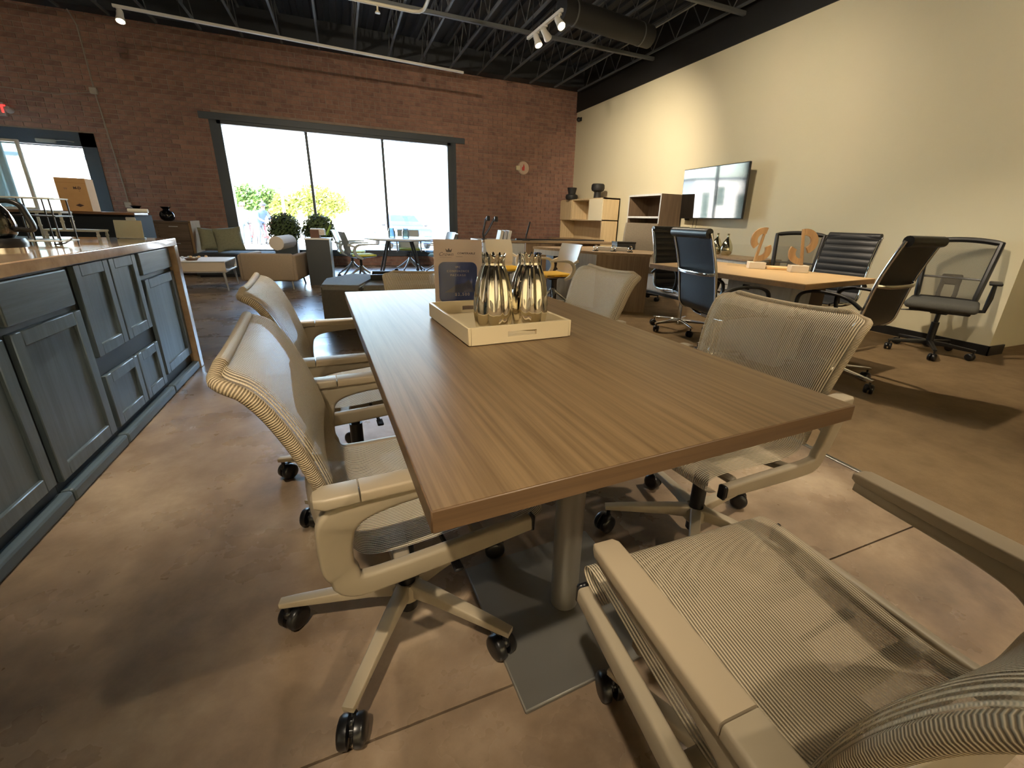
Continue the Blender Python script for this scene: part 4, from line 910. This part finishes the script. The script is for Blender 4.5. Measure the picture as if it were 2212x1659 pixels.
# ------------------------------------------------------------------ light wood meeting table on the right
t = thing('meeting_table', 'light maple meeting table with white box base on the carpet', 'table', (0,0,0), 0)
ang = math.radians(8.5); n0 = Vector((2.86, 2.0)); wv2 = Vector((math.cos(ang), math.sin(ang))); lv2 = Vector((-math.sin(ang), math.cos(ang)))
q = [n0, n0+wv2*1.04, n0+wv2*1.02+lv2*1.45, n0+wv2*.02+lv2*1.45]
M_maple = wood('maple_top', (214,180,130), (196,160,110), rough=.36, axis=1, fine=40, var=.6)
M_mapled = wood('table_edge_wood', (160,128,90), (132,104,70), rough=.5, axis=0, fine=30)
MB().prism([tuple(v) for v in q], .006, Matrix.Translation((0,0,.734))).build('tabletop', M_maple, t, smooth=0); MB().prism([tuple(v) for v in q], .034, Matrix.Translation((0,0,.70))).build('top_core', M_mapled, t, smooth=0)
cq = (q[0]+q[1]+q[2]+q[3])/4
MB().box((*(cq-wv2*.05-lv2*.2), .36), (.30,.55,.68), rot=(0,0,ang)).build('white_base_box', M_pw, t, smooth=0); MB().box((*(cq+wv2*.22-lv2*.12), .36), (.22,.7,.66), rot=(0,0,ang)).build('brown_base_box', mat('dark_brown_base', (74,54,40), .5), t, smooth=0)
MB().box((*(cq-wv2*.202-lv2*.1), .62), (.01,.06,.04), rot=(0,0,ang)).build('grommet', M_black, t, smooth=0)
M_scu = wood('sculpture_wood', (176,142,98), (140,108,72), rough=.5, axis=2, fine=30)
def sculpture(loc, rz, lab, flip):
    t = thing('abstract_sculpture', lab, 'sculpture', loc, rz, 'abstract half-ring sculptures on the meeting table')
    MB().b2((-.07,-.05,0), (.07,.05,.06), bev=.003).build('base_block', mat('pale_marble', (226,216,198), .5), t)
    def half(cx, cz, ro, ri, a0, a1, nm):
        n = 14; o = [(cx+ro*math.cos(a0+(a1-a0)*k/n), cz+ro*math.sin(a0+(a1-a0)*k/n)) for k in range(n+1)]; i_ = [(cx+ri*math.cos(a0+(a1-a0)*k/n), cz+ri*math.sin(a0+(a1-a0)*k/n)) for k in range(n, -1, -1)]
        MB().prism(o+i_, .03, Matrix.Translation((0,.015,0)) @ Matrix.Rotation(PI/2, 4, 'X')).build(nm, M_scu, t, smooth=0)
    tl_ = math.radians(12)*flip
    half(.02*flip, .255, .105, .052, PI/2-tl_, PI*1.5-tl_-.5, 'upper_half_ring') if flip > 0 else half(-.0, .255, .105, .052, -PI/2+.5, PI/2+.15, 'upper_half_ring')
    half(.0, .165, .10, .05, -PI/2-.1, .5, 'lower_half_ring') if flip > 0 else half(.0, .165, .10, .05, PI-.5, PI*1.5+.1, 'lower_half_ring')
    MB().beam([(Vector((-.02*flip,0,.06)), .012, .014), (Vector((.025*flip,0,.355)), .010, .012)], B=(0,1,0), rr=.2).build('spine', M_scu, t)
sculpture((3.46, 2.93, .74), math.radians(-35), 'wooden half-ring sculpture on a pale block, left one on the meeting table', 1); sculpture((3.60, 2.62, .74), math.radians(-35), 'wooden half-ring sculpture on a pale block, right one on the meeting table', -1)
t = thing('acrylic_plate', 'clear acrylic sheet standing between the two sculptures', 'panel', (3.70, 3.0, .74), math.radians(-38)); MB().b2((-.36,-.003,0), (.36,.003,.20)).build('sheet', M_acr, t, smooth=0)
t = thing('leaflet_tray', 'pale flat leaflet tray lying between the sculptures', 'tray', (3.68, 2.85, .74), math.radians(-40)); MB().b2((-.13,-.09,0), (.13,.09,.022), bev=.004).build('tray', mat('pale_maple_tray', (226,190,136), .5), t)

# ------------------------------------------------------------------ black leather chairs
M_lea = mat('black_leather', (30,31,33), .36, var=.25, vscale=40, bump=.12, bscale=200)
LP = crom([(.25,.455), (.12,.462), (-.06,.448), (-.15,.455), (-.195,.50), (-.212,.58), (-.228,.68), (-.252,.80), (-.285,.91), (-.315,.995), (-.335,1.045)], 5)
def leather_panel():
    m = MB(); N = len(LP); acc = [0]
    for i in range(1, N): acc.append(acc[-1]+math.dist(LP[i], LP[i-1]))
    fr, bk_ = [], []
    sub = 4; PT = []
    for i in range(N-1):
        for k in range(sub): s = k/sub; PT.append((LP[i][0]*(1-s)+LP[i+1][0]*s, LP[i][1]*(1-s)+LP[i+1][1]*s, acc[i]*(1-s)+acc[i+1]*s))
    PT.append((*LP[-1], acc[-1]))
    def row(i, s):
        a = PT[max(i-2,0)]; b = PT[min(i+2, len(PT)-1)]; t_ = Vector((b[0]-a[0], b[1]-a[1])).normalized(); n_ = Vector((t_.y, -t_.x))
        o = .013*abs(math.sin(PI*PT[i][2]/.062))**.45+.006 if s > 0 else -.010
        return [Vector((x, PT[i][0]+n_.x*o*(1 if abs(x) < .2 else .55), PT[i][1]+n_.y*o*(1 if abs(x) < .2 else .55))) for x in (-.225,-.21,-.1,0,.1,.21,.225)]
    m.loft([row(i, 1)+row(i, -1)[::-1] for i in range(len(PT))])
    return m.mesh('leather_panel', M_lea, 50)
def chrome_side(s):
    P = [(s*.238, y-.004, z-.004) for y, z in LP]
    P = [(s*.238, .27, .452)] + P
    return MB().beam([(Vector(p), .011, .008) for p in P], B=(1,0,0), rr=.4).mesh('chrome_side', M_chrome)
def brace(k):
    P = crom([(-.238,-.246,.76), (-.20,-.276,.755), (-.10,-.288,.75), (.10,-.288,.75), (.20,-.276,.755), (.238,-.246,.76)], 4)
    Q = crom([(-.238,-.08,.44), (-.15,-.07,.405), (.15,-.07,.405), (.238,-.08,.44)], 4)
    return (MB().beam([(Vector(p), .007, .013) for p in P], B=(0,0,1), rr=.4) if k == 0 else MB().beam([(Vector(p), .008, .02) for p in Q], B=(0,1,0), rr=.4)).mesh('chrome_brace', M_chrome)
def loop_arm(s):
    P = crom([(-.215,.60), (-.12,.655), (0,.675), (.12,.67), (.20,.635), (.215,.56), (.19,.47)], 5)
    return MB().beam([(Vector((s*.262, y, z)), .010, .017) for y, z in P], B=(1,0,0), rr=.4).mesh('arm_loop', M_black)
def headroll(): return MB().beam([(Vector((x,-.345,1.038)), .034, .03) for x in (-.228,-.215,0,.215,.228)], B=(0,1,0), rr=.5).mesh('head_roll', M_lea)
def leather_chair(loc, heading, lab, base=0):
    t = thing('leather_chair', lab, 'chair', loc, math.radians(heading), 'black leather chairs at the meeting table')
    ob('leather_panel', cached('lpan', leather_panel), t); ob('chrome_brace', cached('lbr0', lambda: brace(0)), t); ob('seat_brace', cached('lbr1', lambda: brace(1)), t); ob('head_roll', cached('lhr', headroll), t)
    for s in (-1, 1): ob('chrome_side', cached(('lcs', s), lambda: chrome_side(s)), t); ob('arm_loop', cached(('lal', s), lambda: loop_arm(s)), t)
    ob('gas_lift', cached('lgas', lambda: MB().cyl((0,0,.1), (0,0,.40), .022, n=14).box((0,0,.41), (.16,.2,.04), bev=.01).mesh('gas_lift', M_chrome)), t)
    five_star(t, math.radians(base), M_chrome, .30, 'l'); return t
leather_chair((2.70, 2.56, .006), -99, 'black leather chair with chrome frame left of the meeting table, back to the viewer', 20)
leather_chair((3.28, 3.62, .006), 176, 'black leather chair at the far end of the meeting table, mostly hidden', 5)
leather_chair((4.22, 2.78, .006), 96, 'black ribbed leather chair right of the meeting table, facing the viewer', 40)
leather_chair((3.33, 1.98, .006), 5, 'black leather chair at the near end of the meeting table, tilted chrome edge showing', 262)

# ------------------------------------------------------------------ black mesh office chairs
M_bmesh = meshfab('grey_black_mesh', (128,122,108), (70,66,58), pitch=.004, open_=.62, open2=.3)
M_gseat = mat('charcoal_seat_fabric', (84,84,80), .9, var=.3, vscale=60, bump=.3, bscale=350)
def mesh_chair(loc, heading, lab, base):
    t = thing('mesh_office_chair', lab, 'chair', loc, math.radians(heading), 'black-framed mesh office chairs')
    def B_(u, v):  # back surface
        w = .205+.045*v+.0*v; x = u*w; y = -.20-.16*v**1.3+.035*u*u; z = .50+.52*v+.025*(1-u*u)*(v**4)
        return Vector((x, y, z))
    def panel(): m = MB(); m.grid(lambda a, b: B_(2*a-1, b), 14, 14, lambda a, b: (a*.48, b*.55)); return m.mesh('mesh_back', M_bmesh, 60)
    ob('mesh_back', cached('bm_p', panel), t)
    def frame():
        pts = [B_(-1, k/12) for k in range(13)] + [B_(-1+k/8, 1) for k in range(1, 17)] + [B_(1, 1-k/12) for k in range(1, 13)] + [B_(1-k/8, 0) for k in range(1, 16)]
        m = MB().tube(pts, .024, n=8, closed=True); m.tube([B_(-1+k/6, .38)+Vector((0,-.01,0)) for k in range(13)], .011, n=8); return m.mesh('back_frame', M_black)
    ob('back_frame', cached('bm_f', frame), t)
    def ysup():
        m = MB().box((0,-.275,.68), (.15,.03,.10), rot=(math.radians(16),0,0), bev=.01)
        for s in (-1, 1): m.beam([(Vector((s*.055,-.265,.66)), .014, .018), (Vector((s*.06,-.235,.55)), .016, .018), (Vector((s*.04,-.18,.42)), .016, .02)], B=(1,0,0), rr=.4)
        return m.box((0,-.08,.41), (.14,.26,.06), bev=.015).mesh('back_support', M_black)
    ob('back_support', cached('bm_y', ysup), t)
    ob('seat_cushion', cached('bm_s', lambda: MB().box((0,.03,.475), (.50,.50,.075), bev=.034, seg=4).mesh('seat_cushion', M_gseat)), t); ob('seat_pan', cached('bm_sp', lambda: MB().box((0,.02,.43), (.42,.42,.035), bev=.014, seg=2).mesh('seat_pan', M_black)), t)
    for s in (-1, 1):
        ob('arm_post', cached(('bm_a', s), lambda: MB().beam([(Vector((s*.20,-.06,.43)), .014, .03), (Vector((s*.285,-.06,.44)), .016, .035), (Vector((s*.295,-.06,.56)), .02, .028), (Vector((s*.295,-.05,.685)), .014, .022)], B=(0,1,0), rr=.4).mesh('arm_post', M_black)), t)
        ob('arm_pad', cached(('bm_ap', s), lambda: MB().box((s*.295,0,.695), (.085,.25,.024), bev=.010, seg=3).mesh('arm_pad', M_black)), t)
    ob('gas_lift', cached('bm_g', lambda: MB().cyl((0,0,.1), (0,0,.30), .03, n=14).cyl((0,0,.3), (0,0,.42), .018, n=12).mesh('gas_lift', M_black)), t)
    ob('lever', cached('bm_l', lambda: MB().tube([(.1,.05,.40), (.25,.06,.39), (.29,.06,.385)], .006, n=6).mesh('lever', M_black)), t)
    five_star(t, math.radians(base), M_black, .32, 'b')
mesh_chair((5.08, 2.20, .006), 112, 'black mesh office chair with grey seat by the end of the beige wall', 30); mesh_chair((4.85, 3.62, .006), 122, 'black mesh office chair behind the meeting table, only its back showing', 10)

# ------------------------------------------------------------------ on the brick wall
M_con = mat('grey_conduit', (150,140,126), .5)
t = thing('electrical_conduit', 'thin grey conduit with square boxes running down the brick wall', 'conduit', (-3.66, YW-.016, 0), 0)
MB().tube([(-.10,-.03,4.10), (-.06,-.03,3.98), (-.02,-.02,3.86), (-.01,-.02,2.93), (.04,-.02,2.0), (.07,-.02,1.15)], .011, n=8).build('conduit_pipe', M_con, t)
for x, z, s in ((-.02,2.93,.05), (.06,1.12,.05)): MB().b2((x-s,-.05,z-s), (x+s,-.0,z+s), bev=.006).build('junction_box', mat('box_cover', (172,160,142), .5), t)
MB().tube([(-1.6,-.014,2.86), (-1.0,-.016,2.84), (-.5,-.016,2.82), (-.2,-.02,2.88), (-.06,-.02,2.90)], .006, n=6).build('side_wire', M_con, t)
t = thing('exit_sign', 'red lettered exit sign with side lamp on the brick wall', 'sign', (-4.97, YW-.014, 2.52), 0)
MB().b2((-.17,-.05,-.10), (.10,0,.10), bev=.006).build('housing', mat('sign_housing', (170,158,150), .5), t)
text('EXIT', .155, mat('exit_red', (255,40,36), .5, emit=(255,40,36), estr=2.5), t, (-.035,-.052,0), rx, extrude=.002, bold=.004, space=.95)
MB().lathe([(0,-.05), (.03,-.05), (.055,.02), (.05,.03), (0,.03)], (.15,-.04,.0), 14, Matrix.Rotation(-PI/2-.5, 3, 'X')).build('emergency_lamp', MATS['sign_housing'], t)
t = thing('fire_alarm', 'round white fire alarm with red mark high on the brick wall', 'alarm', (4.18, YW-.012, 2.29), 0)
MB().lathe([(0,0), (.145,0), (.15,.015), (.13,.035), (0,.045)], (0,0,0), 28, Matrix.Rotation(PI/2, 3, 'X')).build('plate', mat('alarm_plate', (206,182,160), .5), t); MB().b2((-.19,-.045,-.06), (-.09,-.005,.04), bev=.012).build('strobe', mat('strobe_cream', (214,204,170), .3), t)
MB().prism([(-.03,-.06), (.03,-.06), (.035,.02), (.01,.09), (-.005,.03), (-.035,0)], .004, Matrix.Translation((-.01,-.046,0)) @ fx).build('red_mark', mat('alarm_red', (190,60,56), .5), t, smooth=0)
t = thing('security_camera', 'small black dome camera in the top corner of the beige wall', 'camera', (XW-.001, 10.45, 3.44), 0); MB().b2((-.03,-.04,-.04), (0,.04,.04), bev=.005).build('mount', M_black, t); MB().sph((-.07,0,-.01), .05, 14, 10).build('dome', M_black, t)
# ------------------------------------------------------------------ under the ceiling
t = thing('sprinkler_pipe', 'pale sprinkler pipe with bend and sprinkler head under the ceiling', 'pipe', (0,0,0), 0)
MB().tube([(-3.0,7.2,3.72), (0.9,7.2,3.72), (1.15,7.2,3.72), (1.24,7.17,3.72), (1.29,7.10,3.73), (1.30,6.95,3.74), (1.30,6.2,3.76)], .022, n=10).build('pipe', mat('pipe_cream', (176,170,152), .5), t)
MB().lathe([(0,-.10), (.035,-.10), (.03,-.085), (.012,-.07), (.012,-.02), (0,-.02)], (.70,7.2,3.72), 12).build('sprinkler_head', MATS['pipe_cream'], t); MB().tube([(.55+.02*math.cos(k), 7.2+.02*math.sin(k), 3.74-.003*k) for k in range(14)], .003, n=5).build('wire_coil', MATS['pipe_cream'], t)
t = thing('air_duct', 'dark round air duct under the ceiling near the track lights', 'duct', (3.8, 6.5, 3.80), 0); MB().cyl((-.8,-.1,0), (.8,.1,0), .15, n=24).build('duct_body', mat('duct_paint', (30,30,31), .7), t)
for x in (-.6, .6): MB().cyl((x-.01,x*.125-.001,0), (x+.01,x*.125+.001,0), .156, n=24).build('duct_strap', M_joist, t)
for x in (-.6, .6): MB().cyl((x,x*.125,.14), (x,x*.125,.22), .006, n=6).build('hanger', M_dark, t)
# ------------------------------------------------------------------ outside the window
GZ = -.32
st(MB().b2((-60, YW+TH, GZ-.1), (60, 110, GZ)).build('ground', mat('pale_concrete_lot', (196,192,182), .9, var=.4, vscale=.6, var_rgb=(170,166,156)), smooth=0))
st(MB().b2((-9, YW+TH, GZ), (7, 12.6, -.06), bev=.01).build('sidewalk', mat('sidewalk', (206,202,192), .9), smooth=0))
M_ol = mat('street_tree_leaf', (92,108,34), .7, rand=.8, var_rgb=(128,134,44)); M_ol2 = mat('street_tree_leaf_dark', (44,76,30), .7, rand=.8, var_rgb=(84,110,40))
M_bark = MATS['bark']
def tree(loc, blobs, m, lab, trunk=.16, leaf=.17, n=480):
    t = thing('street_tree', lab, 'tree', (loc[0], loc[1], GZ), 0, 'street trees beyond the window'); rg = random.Random(int(loc[0]*10)); f = MB()
    top = max(b[2] for b in blobs)
    MB().tube([(0,0,0), (.05,0,.8), (0,.05,top)], [trunk, trunk*.8, trunk*.4], n=8).build('trunk', M_bark, t)
    for x, y, z, r in blobs:
        MB().tube([(0,0,1.0), (x*.5,y*.5,(1+z)/2), (x*.9,y*.9,z)], [.07,.05,.03], n=6).build('branch', M_bark, t)
        for k in range(n):
            d = Vector((rg.gauss(0,1), rg.gauss(0,1), rg.gauss(0,1))).normalized(); q = Vector((x,y,z))+d*r*rg.uniform(.45,1.05)
            n1 = Vector((rg.gauss(0,1), rg.gauss(0,1), rg.gauss(0,1))).normalized(); u1 = n1.orthogonal().normalized(); v1 = n1.cross(u1); s = leaf*rg.uniform(.6,1.2)
            f.bm.faces.new([f.bm.verts.new(q+u1*s*a+v1*s*b) for a, b in ((-1,0),(0,-.6),(1,0),(0,.6))])
    tag(f.build('foliage', m, t, smooth=0), kind='stuff')
tree((-8.3, 50), [(-.6,0,2.6,.9), (.3,.2,3.0,.8), (-.2,-.3,1.9,.9), (.9,0,2.2,.7)], M_ol2, 'green street tree at the left of the big window')
tree((-6.4, 51), [(0,0,3.0,.85), (.6,0,2.4,.9), (-.5,0,2.2,.8)], M_ol2, 'green street tree with an open crown left of the road sign')
tree((-4.9, 48), [(0,0,2.2,.9), (-.4,0,1.6,.8), (.4,0,1.5,.8)], M_ol, 'small yellow-green street tree behind the road sign post')
tree((-2.0, 49), [(-1.4,0,2.6,1.0), (-.3,0,3.0,1.1), (.9,0,2.9,1.0), (1.9,0,2.3,.9), (-.6,0,1.8,1.0), (.8,0,1.7,1.0)], M_ol, 'wide yellow-green street tree in the middle of the big window')
M_wb = mat('white_building', (232,228,220), .8); M_wbw = mat('building_window', (64,88,86), .2)
t = thing('road_sign', 'tall road sign box on a rusty post outside the window', 'sign', (-3.25, 32, GZ), 0)
MB().cyl((0,0,0), (0,0,2.75), .09, n=12).build('post', mat('rusty_post', (110,74,54), .8), t); MB().box((-.30,-.0,3.25), (.62,.25,1.0), rot=(0,0,.5), bev=.02).build('sign_box', mat('sign_grey', (52,58,54), .7), t); MB().box((.38,.3,3.2), (.85,.2,.9), rot=(0,0,-.35), bev=.02).build('sign_face', mat('sign_white', (120,112,118), .6), t)
def building(lab, x0, x1, y0, y1, h, wins, canopy=None, roof=None):
    t = thing('building', lab, 'building', ((x0+x1)/2, y0, GZ), 0); w = (x1-x0)/2
    MB().b2((-w,0,0), (w,y1-y0,h)).build('walls', M_wb, t, smooth=0); MB().b2((-w-.1,-.1,h), (w+.1,y1-y0,h+.12)).build('roof_edge', roof or M_wb, t, smooth=0)
    for a, b, c, d in wins:
        f = MB().b2((a-.05,-.05,c-.05), (b+.05,.01,d+.05)).build('window', M_wb, t, smooth=0); MB().b2((a,-.06,c), (b,-.045,d)).build('pane', M_wbw, f, smooth=0)
    if canopy: MB().b2((-w,-.5,canopy), (w,0,canopy+.12)).build('canopy', mat('yellow_canopy', (130,120,40), .7), t, smooth=0)
building('white two-storey building at the right of the big window', 4.6, 15, 45, 55, 5.4, [(-2.2+1.1*k, -1.25+1.1*k, 2.75, 3.55) for k in range(5)] + [(-1.0+.8*k, -.75+.8*k, .3, 1.4) for k in range(4)], 1.62)
building('long low white building behind the trees', -12, 4, 58, 66, 1.55, [(-5+2*k, -4+2*k, .6, 1.2) for k in range(5)])
building('white shop building seen through the glass door', -15.5, -8.6, 24, 30, 3.1, [(1.15, 1.7, 1.55, 2.7), (-.6, .1, .4, 2.2), (2.3, 2.9, .4, 2.4)], None, mat('slate_roof', (66,80,94), .7))
# parked car
def car():
    t = thing('parked_car', 'pale blue car parked nose towards the window', 'car', (2.85, 20.3, GZ), math.radians(8))
    M_cb = mat('pale_blue_paint', (34,66,118), .3, coat=.3); M_cg = mat('car_glass', (22,60,92), .1, spec=.8)
    def sec(y, w, z0, z1, rd=.12, n=5):
        ring = []
        for sx, sz, a0 in ((1,1,0), (-1,1,PI/2), (-1,-1,PI), (1,-1,1.5*PI)):
            for k in range(n):
                a = a0+PI/2*k/(n-1); ring.append(Vector((sx*(w-rd)+rd*math.cos(a), y, (z0+z1)/2+sz*((z1-z0)/2-rd)+rd*math.sin(a))))
        return ring
    MB().loft([sec(-.05,.78,.42,.80), sec(.05,.88,.30,.90), sec(.5,.92,.24,.96), sec(1.3,.93,.24,1.02), sec(2.6,.94,.24,1.02), sec(4.1,.93,.26,1.0), sec(4.55,.86,.36,.92)]).build('body', M_cb, t)
    MB().loft([sec(1.05,.80,.96,1.02,.02), sec(1.75,.66,.96,1.46,.1), sec(2.2,.64,.96,1.50,.1), sec(3.3,.66,.96,1.46,.1), sec(4.0,.74,.96,1.04,.02)]).build('cabin', M_cb, t)
    MB().loft([[Vector(p) for p in ((-.70,1.13,1.02), (.70,1.13,1.02), (.55,1.69,1.42), (-.55,1.69,1.42))], [Vector(p) for p in ((-.70,1.10,1.03), (.70,1.10,1.03), (.55,1.66,1.44), (-.55,1.66,1.44))]]).build('windshield', M_cg, t, smooth=0)
    for s in (-1, 1):
        MB().box((s*.62,-.03,.68), (.30,.08,.12), bev=.03, seg=2).build('headlight', M_white, t); MB().box((s*.98,1.3,1.03), (.16,.08,.12), bev=.03, seg=2).build('mirror', M_dark, t)
        MB().loft([[Vector((s*.80,1.4,1.02)), Vector((s*.80,3.7,1.02)), Vector((s*.69,3.2,1.38)), Vector((s*.69,1.9,1.38))], [Vector((s*.815,1.4,1.02)), Vector((s*.815,3.7,1.02)), Vector((s*.70,3.2,1.38)), Vector((s*.70,1.9,1.38))]]).build('side_window', M_cg, t, smooth=0)
        for y in (.9, 3.6): MB().lathe([(0,-.1), (.2,-.1), (.31,-.09), (.33,-.04), (.33,.06), (.3,.1), (.18,.1), (0,.08)], (s*.86,y,.33), 20, Matrix.Rotation(s*PI/2, 3, 'Y')).build('wheel', M_black, t)
    MB().box((0,-.06,.56), (.9,.06,.16), bev=.02).build('grille', M_alu, t); MB().box((0,-.05,.38), (1.6,.1,.12), bev=.03, seg=2).build('bumper', M_cb, t); MB().box((.1,1.35,1.19), (.4,.01,.14), rot=(math.radians(-54),0,0)).build('sunshade', M_white, t)
car()
# cyclist resting with a red bicycle, and a companion
def limb(name, verts, edges, rad, m, parent, root=0, sub=2):
    me = bpy.data.meshes.new(name); me.from_pydata(verts, edges, []); o = ob(name, me, parent); me.materials.append(m)
    sk = o.modifiers.new('skin', 'SKIN'); sk.use_smooth_shade = True
    for i, r in enumerate(rad): me.skin_vertices[0].data[i].radius = r if isinstance(r, tuple) else (r, r)
    me.skin_vertices[0].data[root].use_root = True
    o.modifiers.new('sub', 'SUBSURF').levels = sub
    dg = bpy.context.evaluated_depsgraph_get(); nm = bpy.data.meshes.new_from_object(o.evaluated_get(dg)); o.modifiers.clear(); o.data = nm
    nm.polygons.foreach_set('use_smooth', [True]*len(nm.polygons)); return o
M_skin = mat('skin', (150,104,80), .6)
def person(loc, rz, lab, shirt, trousers, cap, lean=.25):
    t = thing('person', lab, 'person', loc, rz, 'people with bicycles outside the window')
    # facing -Y; hips at .9, torso leans forward over the handlebar
    hip = Vector((0,0,.92)); ch = hip+Vector((0,-lean*.9,.42)); nk = ch+Vector((0,-lean*.35,.12)); hd = nk+Vector((0,-.05,.17))
    V = [hip, hip.lerp(ch,.5), ch, nk, hd]; E = [(0,1),(1,2),(2,3),(3,4)]; R = [(.15,.12), (.145,.11), (.17,.11), (.06,.06), (.085,.10)]
    for s in (-1, 1):
        b = len(V); V += [hip+Vector((s*.10,0,-.04)), Vector((s*.13,-.06,.50)), Vector((s*.14,.02,.09)), Vector((s*.15,-.14,.035))]; E += [(0,b), (b,b+1), (b+1,b+2), (b+2,b+3)]; R += [.10, .068, .045, (.045,.03)]
        b = len(V); hand = ch+Vector((s*.24,-.36,-.30)); V += [ch+Vector((s*.19,0,.03)), ch+Vector((s*.27,-.10,-.20)), hand]; E += [(2,b), (b,b+1), (b+1,b+2)]; R += [.062, .045, .032]
        for k, (dx, L_) in enumerate(((-.028,.075), (-.01,.085), (.01,.08), (.028,.065))):
            c = len(V); V += [hand+Vector((dx,-.07,-.01)), hand+Vector((dx*1.1,-.07-L_*.7,-.045))]; E += [(b+2,c), (c,c+1)]; R += [.010, .008]
        c = len(V); V += [hand+Vector((-s*.04,-.03,.0)), hand+Vector((-s*.055,-.075,-.02))]; E += [(b+2,c), (c,c+1)]; R += [.012, .009]
    body = limb('body', [tuple(v) for v in V], E, R, M_skin, t)
    def shell(name, keep, m, off):
        me = body.data.copy(); bm = bmesh.new(); bm.from_mesh(me); bmesh.ops.delete(bm, geom=[f for f in bm.faces if not keep(f.calc_center_median())], context='FACES'); bm.normal_update()
        for v in bm.verts: v.co += v.normal*off
        bm.to_mesh(me); bm.free(); me.materials.clear(); me.materials.append(m); return ob(name, me, t)
    shell('shirt', lambda c: .95 < c.z < nk.z+.02 and c.y > ch.y-.2, shirt, .016); shell('trousers', lambda c: .10 < c.z < 1.0 and abs(c.x) < .26 and c.y > -.22, trousers, .014)
    shell('shoes', lambda c: c.z <= .10, M_dark, .012)
    MB().sph(hd+Vector((0,.012,.03)), .118, 16, 10, (.92,1.05,.95)).build('hair', mat('dark_hair', (60,48,38), .8), t)
    f = MB().sph(hd+Vector((0,-.098,-.02)), .022, 8, 6, (.7,1,1.3)); f.build('nose', M_skin, t)
    for s in (-1, 1): MB().sph(hd+Vector((s*.036,-.090,.012)), .012, 8, 6).build('eye', M_black, t); MB().sph(hd+Vector((s*.09,.005,-.005)), .025, 8, 6, (.5,.8,1.2)).build('ear', M_skin, t)
    MB().box(hd+Vector((0,-.092,-.062)), (.05,.012,.010), bev=.003).build('mouth', mat('lips', (168,104,92), .6), t)
    MB().sph(hd+Vector((0,0,.055)), .122, 16, 10, (.95,1.08,.75)).box(hd+Vector((0,-.15,.055)), (.16,.12,.012), bev=.005).build('cap', cap, t)
    return t
def bicycle(loc, rz, lab, m):
    t = thing('bicycle', lab, 'bicycle', loc, rz, 'bicycles outside the window')
    for y in (-.5, .5):
        w = MB().tube([(0, y+.33*math.cos(2*PI*k/24), .34+.33*math.sin(2*PI*k/24)) for k in range(24)], .018, n=6, closed=True).build('wheel', M_black, t)
        for k in range(8): MB().cyl((0,y,.34), (0, y+.32*math.cos(PI*k/4), .34+.32*math.sin(PI*k/4)), .003, n=4).build('spoke', M_alu, w)
    f = MB()
    for a, b in (((0,.5,.34),(0,.12,.30)), ((0,.12,.30),(0,.22,.86)), ((0,.22,.78),(0,-.34,.82)), ((0,.12,.30),(0,-.36,.72)), ((0,.5,.34),(0,.21,.74)), ((0,-.5,.34),(0,-.33,.95))): f.cyl(a, b, .017, n=8)
    f.build('frame', m, t); MB().tube([(-.28,-.42,.98), (-.2,-.36,1.0), (0,-.33,.98), (.2,-.36,1.0), (.28,-.42,.98)], .013, n=8).build('handlebar', M_dark, t); MB().box((0,.24,.89), (.13,.24,.05), bev=.02, seg=2).build('saddle', M_black, t); MB().cyl((-.1,.12,.30), (.1,.12,.30), .012, n=8).cyl((.02,.12,.30), (.03,.12,.30), .09, n=18).build('crank', M_alu, t)
M_red = mat('red_paint', (150,20,26), .4)
M_sb = mat('light_blue_shirt', (44,66,112), .8); M_sw = mat('white_shirt', (150,150,150), .8); M_pj = mat('pale_trousers', (62,72,86), .8)
person((-3.35, 23.0, GZ), math.radians(38), 'person in a light blue shirt and dark cap leaning over a bicycle outside', M_sb, M_pj, mat('navy_cap', (40,46,64), .7), .3)
person((-4.05, 23.6, GZ), math.radians(20), 'person in a white shirt standing behind the cyclist, by the window frame', M_sw, mat('grey_trousers', (70,84,92), .8), mat('white_cap', (220,214,206), .7), .12)
bicycle((-3.05, 22.75, GZ), math.radians(38), 'red bicycle held by the person in light blue outside', M_red); bicycle((-3.75, 23.3, GZ), math.radians(20), 'red bicycle beside the person in white outside', M_red)
t = thing('grass_patch', 'strip of sunlit grass below the window', 'grass', (-1.6, 13.4, GZ), 0)
g = MB(); rg = random.Random(5)
for k in range(2500):
    x, y = rg.uniform(-1.2, 2.6), rg.uniform(-.5,.5); a = rg.uniform(0, PI); s = .012; hgt = rg.uniform(.1,.3)
    g.bm.faces.new([g.bm.verts.new(p) for p in ((x-s*math.cos(a), y-s*math.sin(a), 0), (x+s*math.cos(a), y+s*math.sin(a), 0), (x+rg.uniform(-.05,.05), y+rg.uniform(-.05,.05), hgt))])
tag(g.build('blades', mat('grass_green', (96,116,36), .8, rand=.7, var_rgb=(130,140,50)), t, smooth=0), kind='stuff'); tag(t, kind='stuff')
